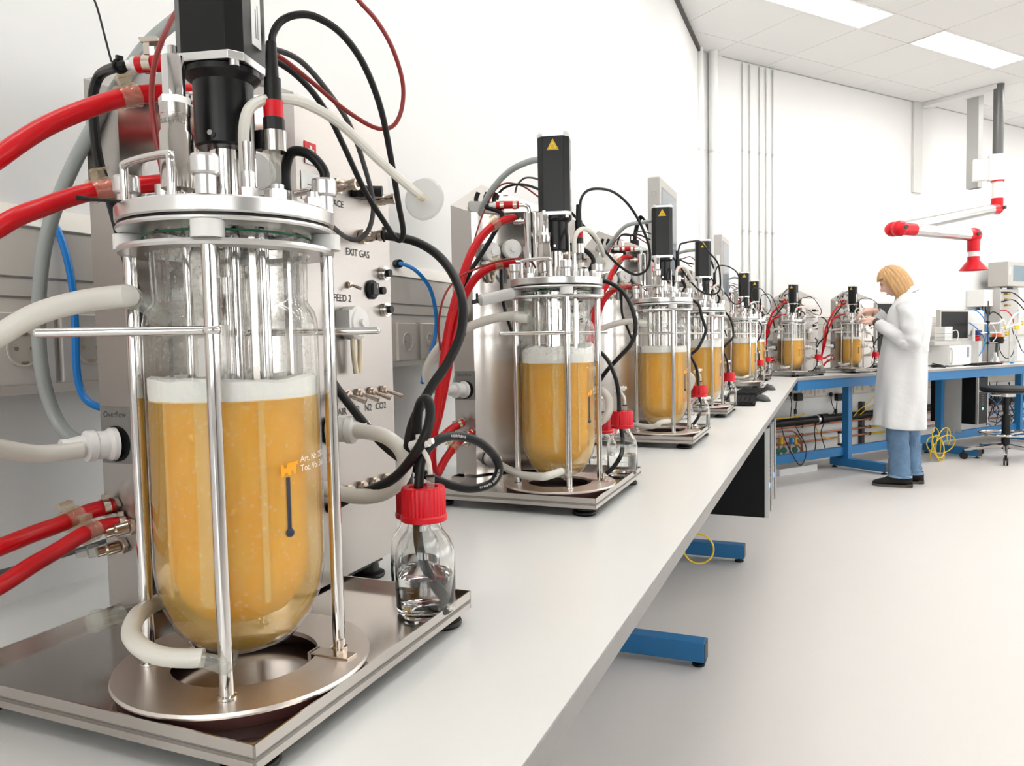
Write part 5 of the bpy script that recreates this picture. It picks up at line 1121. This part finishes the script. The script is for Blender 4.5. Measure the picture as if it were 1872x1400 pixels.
# ceiling duct and square post that carry it
sC = P(1783,172,7.0); k2 = (ZC-CAM_Z)/(sC.z-CAM_Z); D1 = 7.0*k2; g = P(1783,172,D1)
t2 = thing('square_post', 'pale grey square post hanging from the ceiling beside the extraction arm', 'post', (g.x,g.y,P(1783,343,D1).z), -TH)
MB().box(-.055,.055,-.04,.04,0,ZC-t2.location.z).build('post', mat_post, t2, bevel=.003); MB().box(-.05,.05,-.035,.035,-.001,.002).build('hollow_shade_plate', darkgrey, t2)  # dark plate at the foot: shade of the hollow post put in as colour
for z in (.06,.42): MB().box(-.02,.02,.04,.075,z,z+.05).build('bracket', whitep, t2)
t3 = thing('ceiling_duct', 'white flat duct along the ceiling from the wall to the extraction arm', 'duct', fb(2.98,.5,ZC-.02))
e0 = Vector((t.location.x, t.location.y, ZC)); w0 = fb((e0-CO).dot(DV)-.05, .01, ZC); w0.z = e0.z = ZC-.021
u_ = (e0-w0).normalized(); v_ = u_.cross(Vector((0,0,1))); put(MB().obox((w0+e0)/2, u_*((e0-w0).length/2), v_*.06, Vector((0,0,.020))), 'duct', wallpaint, t3, bevel=.003)

# ================================================================ the woman in the lab coat
coatm = mat('white_cotton', (.72,.72,.73), .85, nscale=4.5, namt=.01, bump=.45, bdist=.04)
jeansm = mat('blue_denim', (.115,.205,.33), .8, nscale=16, namt=.45, bump=.7, bdist=.02); hemm = mat('denim_hem', (.25,.36,.48), .8, nscale=90, namt=.2)
suedem = mat('black_suede', (.008,.008,.008), .8, nscale=90, namt=.2); solem = mat('grey_sole', (.10,.085,.08), .7, nscale=50, namt=.1)
hairm = mat('blonde_hair', (.52,.30,.125), .42, nscale=22, namt=.45, stretch=(4,4,.3)); eyewhite = mat('eye_white', (.75,.73,.70), .3, nscale=20, namt=.02)
irism = mat('iris', (.06,.07,.08), .2, nscale=20, namt=.1); browm = mat('eyebrow_hair', (.30,.18,.08), .7, nscale=60, namt=.2); lipm = mat('lips', (.55,.22,.20), .45, nscale=60, namt=.05)
fdir = Vector((-.995,.09,0)).normalized(); pang = math.atan2(fdir.y, fdir.x)
PW = Vector((.488,6.315,0))
# local axes: x forward, y to her left, z up
def ell(cf, cl, z, hf, hl, n=28, tilt=0, pw=1.0):
    out = []
    for i in range(n):
        a = 2*pi*i/n; ca, sa = cos(a), sin(a)
        x = abs(ca)**pw*(1 if ca > 0 else -1)*hf; y = abs(sa)**pw*(1 if sa > 0 else -1)*hl
        out.append(Vector((cf+x, cl+y, z+tilt*x)))
    return out
def limb(mb, pts, rads, n=14, k=5): mb.tube(pts, rads, n, k)
HC = Vector((.045,0,1.520)); HT = R(30)                       # head centre and forward tilt
HM = Matrix.Rotation(HT, 3, 'Y')
def H(x, y, z): return HC + HM @ Vector((x,y,z))
bm_ = MB()
# trunk, neck, legs under the clothes
bm_.loft([ell(-.01,0,.80,.115,.15), ell(-.012,0,.90,.13,.165), ell(-.02,0,1.02,.11,.14), ell(-.04,0,1.18,.12,.155), ell(-.045,0,1.32,.10,.165), ell(-.03,0,1.385,.065,.10), ell(-.015,0,1.42,.05,.055)])
bm_.tube([(-.03,0,1.36),(-.012,0,1.43),(.02,0,1.49)], [.055,.046,.05], 16)
for sg, fx in ((1,.01),(-1,-.065)):
    bm_.tube([(-.01,.085*sg,.88),(-.005+fx,.088*sg,.66),(.0+fx,.09*sg,.46),(-.012+fx,.09*sg,.25),(-.02+fx,.09*sg,.07)], [.085,.072,.055,.05,.038], 16)
    bm_.tube([(-.05+fx,.09*sg,.045),(.04+fx,.092*sg,.04),(.14+fx,.098*sg,.028)], [.024,.024,.014], 12)
# arms
LA = [Vector((-.045,.175,1.345)), Vector((-.075,.232,1.20)), Vector((-.075,.245,1.065)), Vector((.035,.19,1.13)), Vector((.150,.105,1.215))]
RA = [Vector((-.045,-.175,1.345)), Vector((-.05,-.225,1.20)), Vector((-.03,-.235,1.09)), Vector((.08,-.165,1.20)), Vector((.180,-.10,1.31))]
for A_ in (LA, RA): bm_.tube(A_, [.05,.046,.042,.036,.026], 14)
# hands: palm, four fingers, thumb, closed on the thin tube end
def hand(w, d, up, side, curl):
    d, up = Vector(d).normalized(), Vector(up).normalized(); s = d.cross(up).normalized()*side
    bm_.tube([w, w+d*.03, w+d*.075], [.024,.031,.029], 12)
    for k, (o, L) in enumerate(((-.024,.062),(-.008,.070),(.008,.066),(.023,.052))):
        b0 = w+d*.072+s*o; c1 = b0+d*(L*.45)-up*(.006*curl); c2 = c1+d*(L*.30)-up*(L*.32*curl); c3 = c2+d*(L*.05)-up*(L*.36*curl)
        bm_.tube([b0-d*.02, b0, c1, c2, c3], [.0098,.0098,.009,.0085,.0065], 10, 4)
        bm_.ball(c3,.0066,nu=10,nv=6)
    t0 = w+d*.03-s*.028; bm_.tube([t0+s*.012, t0+d*.012-s*.006-up*.008, t0+d*.040-s*.008-up*.022*curl, t0+d*.064+s*.002-up*.030*curl], [.013,.012,.0098,.007], 10, 4)
hand(LA[-1], (.75,-.35,.28), (-.25,.35,.9), 1, .9)
hand(RA[-1], (.80,.32,-.18), (.25,-.2,.95), -1, .8)
# head: skull, jaw, nose, lips, chin, ears, eye sockets as real relief
hd = MB(); nu, nv = 40, 30; vs = []
for j in range(nv+1):
    ph = pi*j/nv
    for i in range(nu):
        a = 2*pi*i/nu; x, y, z = sin(ph)*cos(a), sin(ph)*sin(a), cos(ph)
        px, py, pz = x*.096, y*.076, z*.112
        if z < 0:                                              # taper to the jaw
            k = -z; py *= 1-.30*k; px *= 1-.10*k
            if x > 0: px += .012*k*(1-k)*2
            else: px *= 1-.35*k
        if x > .5:
            px -= .010*max(0,x-.5)*2                           # flatten the face
            g = lambda y0, z0, sy, sz: math.exp(-((py-y0)/sy)**2-((pz-z0)/sz)**2)
            px += .024*g(0,-.022,.011,.014)+.014*g(0,-.004,.008,.018)            # nose
            px += .007*g(0,-.058,.018,.006)+.006*g(0,-.068,.016,.006)            # lips
            px += .010*g(0,-.092,.020,.014)                                       # chin
            px += .006*g(0,.022,.04,.010)                                         # brow
            px -= .009*(g(.030,.004,.014,.010)+g(-.030,.004,.014,.010))           # eye sockets
        vs.append(H(px,py,pz))
hd.add(vs, [(j*nu+i, j*nu+(i+1)%nu, (j+1)*nu+(i+1)%nu, (j+1)*nu+i) for j in range(nv) for i in range(nu)])
bm_.add(hd.v, hd.f)
for sg in (1,-1): bm_.ball(H(-.008,.074*sg,-.008),.028,(.55,.3,1),12,8)
body = bm_.build('person', skin)
off = Vector(body.location); body.data.transform(Matrix.Translation(off)); body.location = PW; body.rotation_euler = (0,0,pang)
rm = body.modifiers.new('fuse','REMESH'); rm.mode = 'VOXEL'; rm.voxel_size = .0045; rm.use_smooth_shade = True
sm_ = body.modifiers.new('soften','SMOOTH'); sm_.factor = .5; sm_.iterations = 2
tag(body, 'woman in a white lab coat and blue jeans, working on the last bioreactor', 'person')
def wear(mb, name, m_, **k): return mb.build(name, m_, body, **k)
# eyes, brows, lips
for sg in (1,-1):
    ey = wear(MB().ball(H(.0665,.030*sg,.002),.0105,nu=14,nv=10), 'eye', eyewhite); MB().ball(H(.0752,.031*sg,-.002),.0040,(.5,1,1),10,6).build('iris', irism, ey)
    wear(MB().tube([H(.083,.014*sg,.022),H(.084,.030*sg,.026),H(.076,.046*sg,.022)], .0028, 7, 4), 'eyebrow', browm)
wear(MB().tube([H(.079,-.018,-.064),H(.0895,0,-.061),H(.079,.018,-.064)], [.002,.0042,.002], 8, 4), 'lips', lipm)
# lab coat
coat = MB(); n = 44; rings = []
prof = [(.435,-.012,.178,.205),(.50,-.012,.176,.203),(.62,-.014,.172,.200),(.75,-.018,.168,.196),(.86,-.022,.165,.193),(.95,-.026,.160,.188),(1.04,-.034,.155,.184),(1.13,-.046,.153,.188),(1.22,-.055,.152,.198),(1.30,-.058,.143,.204),(1.355,-.066,.112,.194),(1.39,-.062,.080,.152),(1.415,-.054,.062,.105),(1.432,-.044,.053,.072),(1.448,-.040,.051,.064)]
for j, (z, cf, hf, hl) in enumerate(prof):
    ring = ell(cf,0,z,hf,hl,n,0,.92)
    for i, p in enumerate(ring):
        a = 2*pi*i/n; q = (p-Vector((cf,0,z))).normalized()
        amp = .010*max(0,(1.05-z)/.6)+.0035
        p += q*amp*(sin(a*5+z*3)+.6*sin(a*9-z*7+1)+.5*noise.noise((cos(a)*2,sin(a)*2,z*6)))
        if z < .46: p.z += .012*sin(a*2+.5)
    rings.append(ring)
coat.loft(rings, cap=False)
ct = wear(coat, 'lab_coat', coatm, angle=80); so_ = ct.modifiers.new('cloth','SOLIDIFY'); so_.thickness = .005; so_.offset = 0
sb = ct.modifiers.new('sub','SUBSURF'); sb.levels = 1; sb.render_levels = 1
for A_, nm in ((LA,'sleeve'),(RA,'sleeve')):
    sp = catmull(A_, 8); L = len(sp); mb = MB(); vs = []; m2 = 18; prev = None; N_ = int(L*.98)
    rs = [.072,.070,.067,.064,.060,.053,.046,.042]
    for i in range(N_):
        d = (sp[min(i+1,L-1)]-sp[max(i-1,0)]).normalized()
        u = d.cross(Vector((0,0,1))).normalized() if prev is None else (prev-d*prev.dot(d)).normalized()
        prev = u; w = d.cross(u); q = i/(N_-1)*(len(rs)-1); jj = min(int(q),len(rs)-2); r = rs[jj]+(rs[jj+1]-rs[jj])*(q-jj)
        el = math.exp(-((i/N_-.5)/.16)**2)
        for a_ in range(m2):
            a = 2*pi*a_/m2; rr_ = r+.004*sin(3*a+i*.9)+.011*el*sin(i*1.5+a)+.003*noise.noise((i*.5,cos(a)*2,sin(a)*2))
            vs.append(sp[i]+(u*cos(a)+w*sin(a))*rr_)
    mb.add(vs, [(i*m2+a, i*m2+(a+1)%m2, (i+1)*m2+(a+1)%m2, (i+1)*m2+a) for i in range(N_-1) for a in range(m2)])
    sv = wear(mb, nm, coatm, angle=80); so_ = sv.modifiers.new('cloth','SOLIDIFY'); so_.thickness = .004; so_.offset = 0
    sb = sv.modifiers.new('sub','SUBSURF'); sb.levels = 1; sb.render_levels = 1
# collar, back belt, pocket
wear(MB().loft([ell(-.042,0,1.436,.054,.068,28,-.45), ell(-.046,0,1.460,.056,.069,28,-.45), ell(-.050,0,1.440,.066,.080,28,-.45), ell(-.054,0,1.418,.074,.095,28,-.45)], cap=False), 'collar', coatm, angle=80)
wear(MB().loft([[Vector((-.02,0,1.0))+(p-Vector((-.02,0,1.0)))*1.0 for p in ell(-.030,0,1.0,.163,.192,44,0,.92)][17:28]+[p*1 for p in []], [p+Vector((0,0,.035)) for p in ell(-.032,0,1.0,.162,.191,44,0,.92)][17:28]], cap=False), 'back_belt', coatm)
# jeans
for sg, fx in ((1,.01),(-1,-.065)):
    mb = MB(); rings = []
    for j, (z, f, hf, hl) in enumerate(((.78,-.008,.098,.096),(.60,-.004,.092,.086),(.47,.0,.082,.078),(.36,-.006,.078,.072),(.22,-.012,.074,.070),(.11,-.018,.078,.074),(.072,-.022,.080,.076))):
        ring = ell(f+fx,.090*sg,z,hf,hl,24)
        for i, p in enumerate(ring): a = 2*pi*i/24; p += Vector((cos(a),sin(a),0))*(.004*sin(a*3+z*22)+.003*sin(z*50+a*2))
        rings.append(ring)
    fine = []
    for j in range(len(rings)-1):
        for q in range(4): fine.append([rings[j][i].lerp(rings[j+1][i],q/4)+Vector((cos(2*pi*i/24),sin(2*pi*i/24),0))*(.0035*sin(j*9+q*2.4+i*.5)) for i in range(24)])
    fine.append(rings[-1]); mb.loft(fine, cap=False); jl = wear(mb, 'jeans_leg', jeansm, angle=80)
    MB().loft([ell(-.022+fx,.09*sg,.073,.0815,.0775,24), ell(-.022+fx,.09*sg,.091,.0812,.0772,24)], cap=False).build('hem', hemm, jl)
    # shoe with sole
    up_ = []
    for q, (x, w, h0, h1) in enumerate(((-.105,.028,.02,.075),(-.085,.038,.016,.10),(-.03,.041,.014,.105),(.03,.043,.013,.082),(.09,.047,.012,.060),(.135,.041,.012,.046),(.160,.022,.013,.034))):
        up_.append([Vector((x+fx,.092*sg+w*cos(a),(h0+h1)/2+(h1-h0)/2*sin(a))) for a in [2*pi*i/16 for i in range(16)]])
    sh = wear(MB().loft(up_), 'shoe', suedem, angle=60)
    so2 = MB(); out = [(-.108,.0),(-.10,.026),(-.07,.038),(-.02,.040),(.04,.045),(.10,.049),(.14,.043),(.163,.020),(.166,0)]
    poly = [(x+fx,.092*sg+y) for x, y in out]+[(x+fx,.092*sg-y) for x, y in out[-2:0:-1]]
    so2.prism(poly, .0, .018).prism([(x,y) for x, y in poly if x < -.035+fx], .0, .026).build('sole', solem, sh)
# dark watch strap
d = (LA[-1]-LA[-2]).normalized(); wear(MB().lathe([(.026,-.011),(.0305,-.011),(.0305,.011),(.026,.011)],20,LA[-1]+d*.006,True,d), 'watch_strap', darkgrey)
# hair: parted bob, longer at the sides and back
hr = MB(); nu, nv = 72, 22; vs = []; keep = {}
for j in range(nv+1):
    t_ = j/nv
    for i in range(nu):
        a = 2*pi*i/nu; f = cos(a)                                # f = 1 towards the face
        side = abs(sin(a))
        if t_ < .5:
            ph = t_/.5*pi/2; x, y, z = sin(ph)*cos(a)*.108, sin(ph)*sin(a)*.092, cos(ph)*.123
        else:
            q = (t_-.5)/.5; flare = 1+.10*sin(pi*q*.75)-.10*q*q
            x, y, z = cos(a)*.108*flare, sin(a)*.092*flare, -q*(.118 if f < -.2 else .132)
            if f < 0: x *= 1-.10*q
        st_ = .0035*sin(a*26)+.004*noise.noise((cos(a)*5,sin(a)*5,t_*3))
        v = Vector((x,y,z)); l_ = v.length; v = v*(1+st_/max(l_,.02))
        vs.append(H(*v))
fs = []
for j in range(nv):
    for i in range(nu):
        a = 2*pi*(i+.5)/nu; a = a if a < pi else a-2*pi; t_ = (j+.5)/nv
        lim = R(58)+R(8)*min(1,max(0,(t_-.40)/.3))
        if t_ > .36 and abs(a) < lim: continue
        fs.append((j*nu+i, j*nu+(i+1)%nu, (j+1)*nu+(i+1)%nu, (j+1)*nu+i))
hr.add(vs, fs); ho = wear(hr, 'hair', hairm, angle=80); so_ = ho.modifiers.new('thick','SOLIDIFY'); so_.thickness = .012; so_.offset = -1
sb = ho.modifiers.new('sub','SUBSURF'); sb.levels = 1; sb.render_levels = 1
# the thin white tube she holds
hp = lambda p: PW + Matrix.Rotation(pang,3,'Z') @ Vector(p)
h1_ = LA[-1]+Vector((.068,-.03,.012)); h2_ = RA[-1]+Vector((.085,.035,-.022))
lid7 = loc2w(7, (.04,.02,.47))
tag(MB().tube([lid7, lid7+Vector((.02,-.03,.07)), (lid7+hp(h2_))/2+Vector((0,0,.07)), hp(h2_)+Vector((0,0,.004)), hp((h1_+h2_)/2), hp(h1_), hp(h1_)+Vector((-.02,0,-.06)), hp(h1_)+Vector((.03,.05,-.10))], .0055, 9, 6).build('silicone_hose', silicone), 'thin white tube held between the fingers of the woman', 'hose', 'milky silicone hoses')
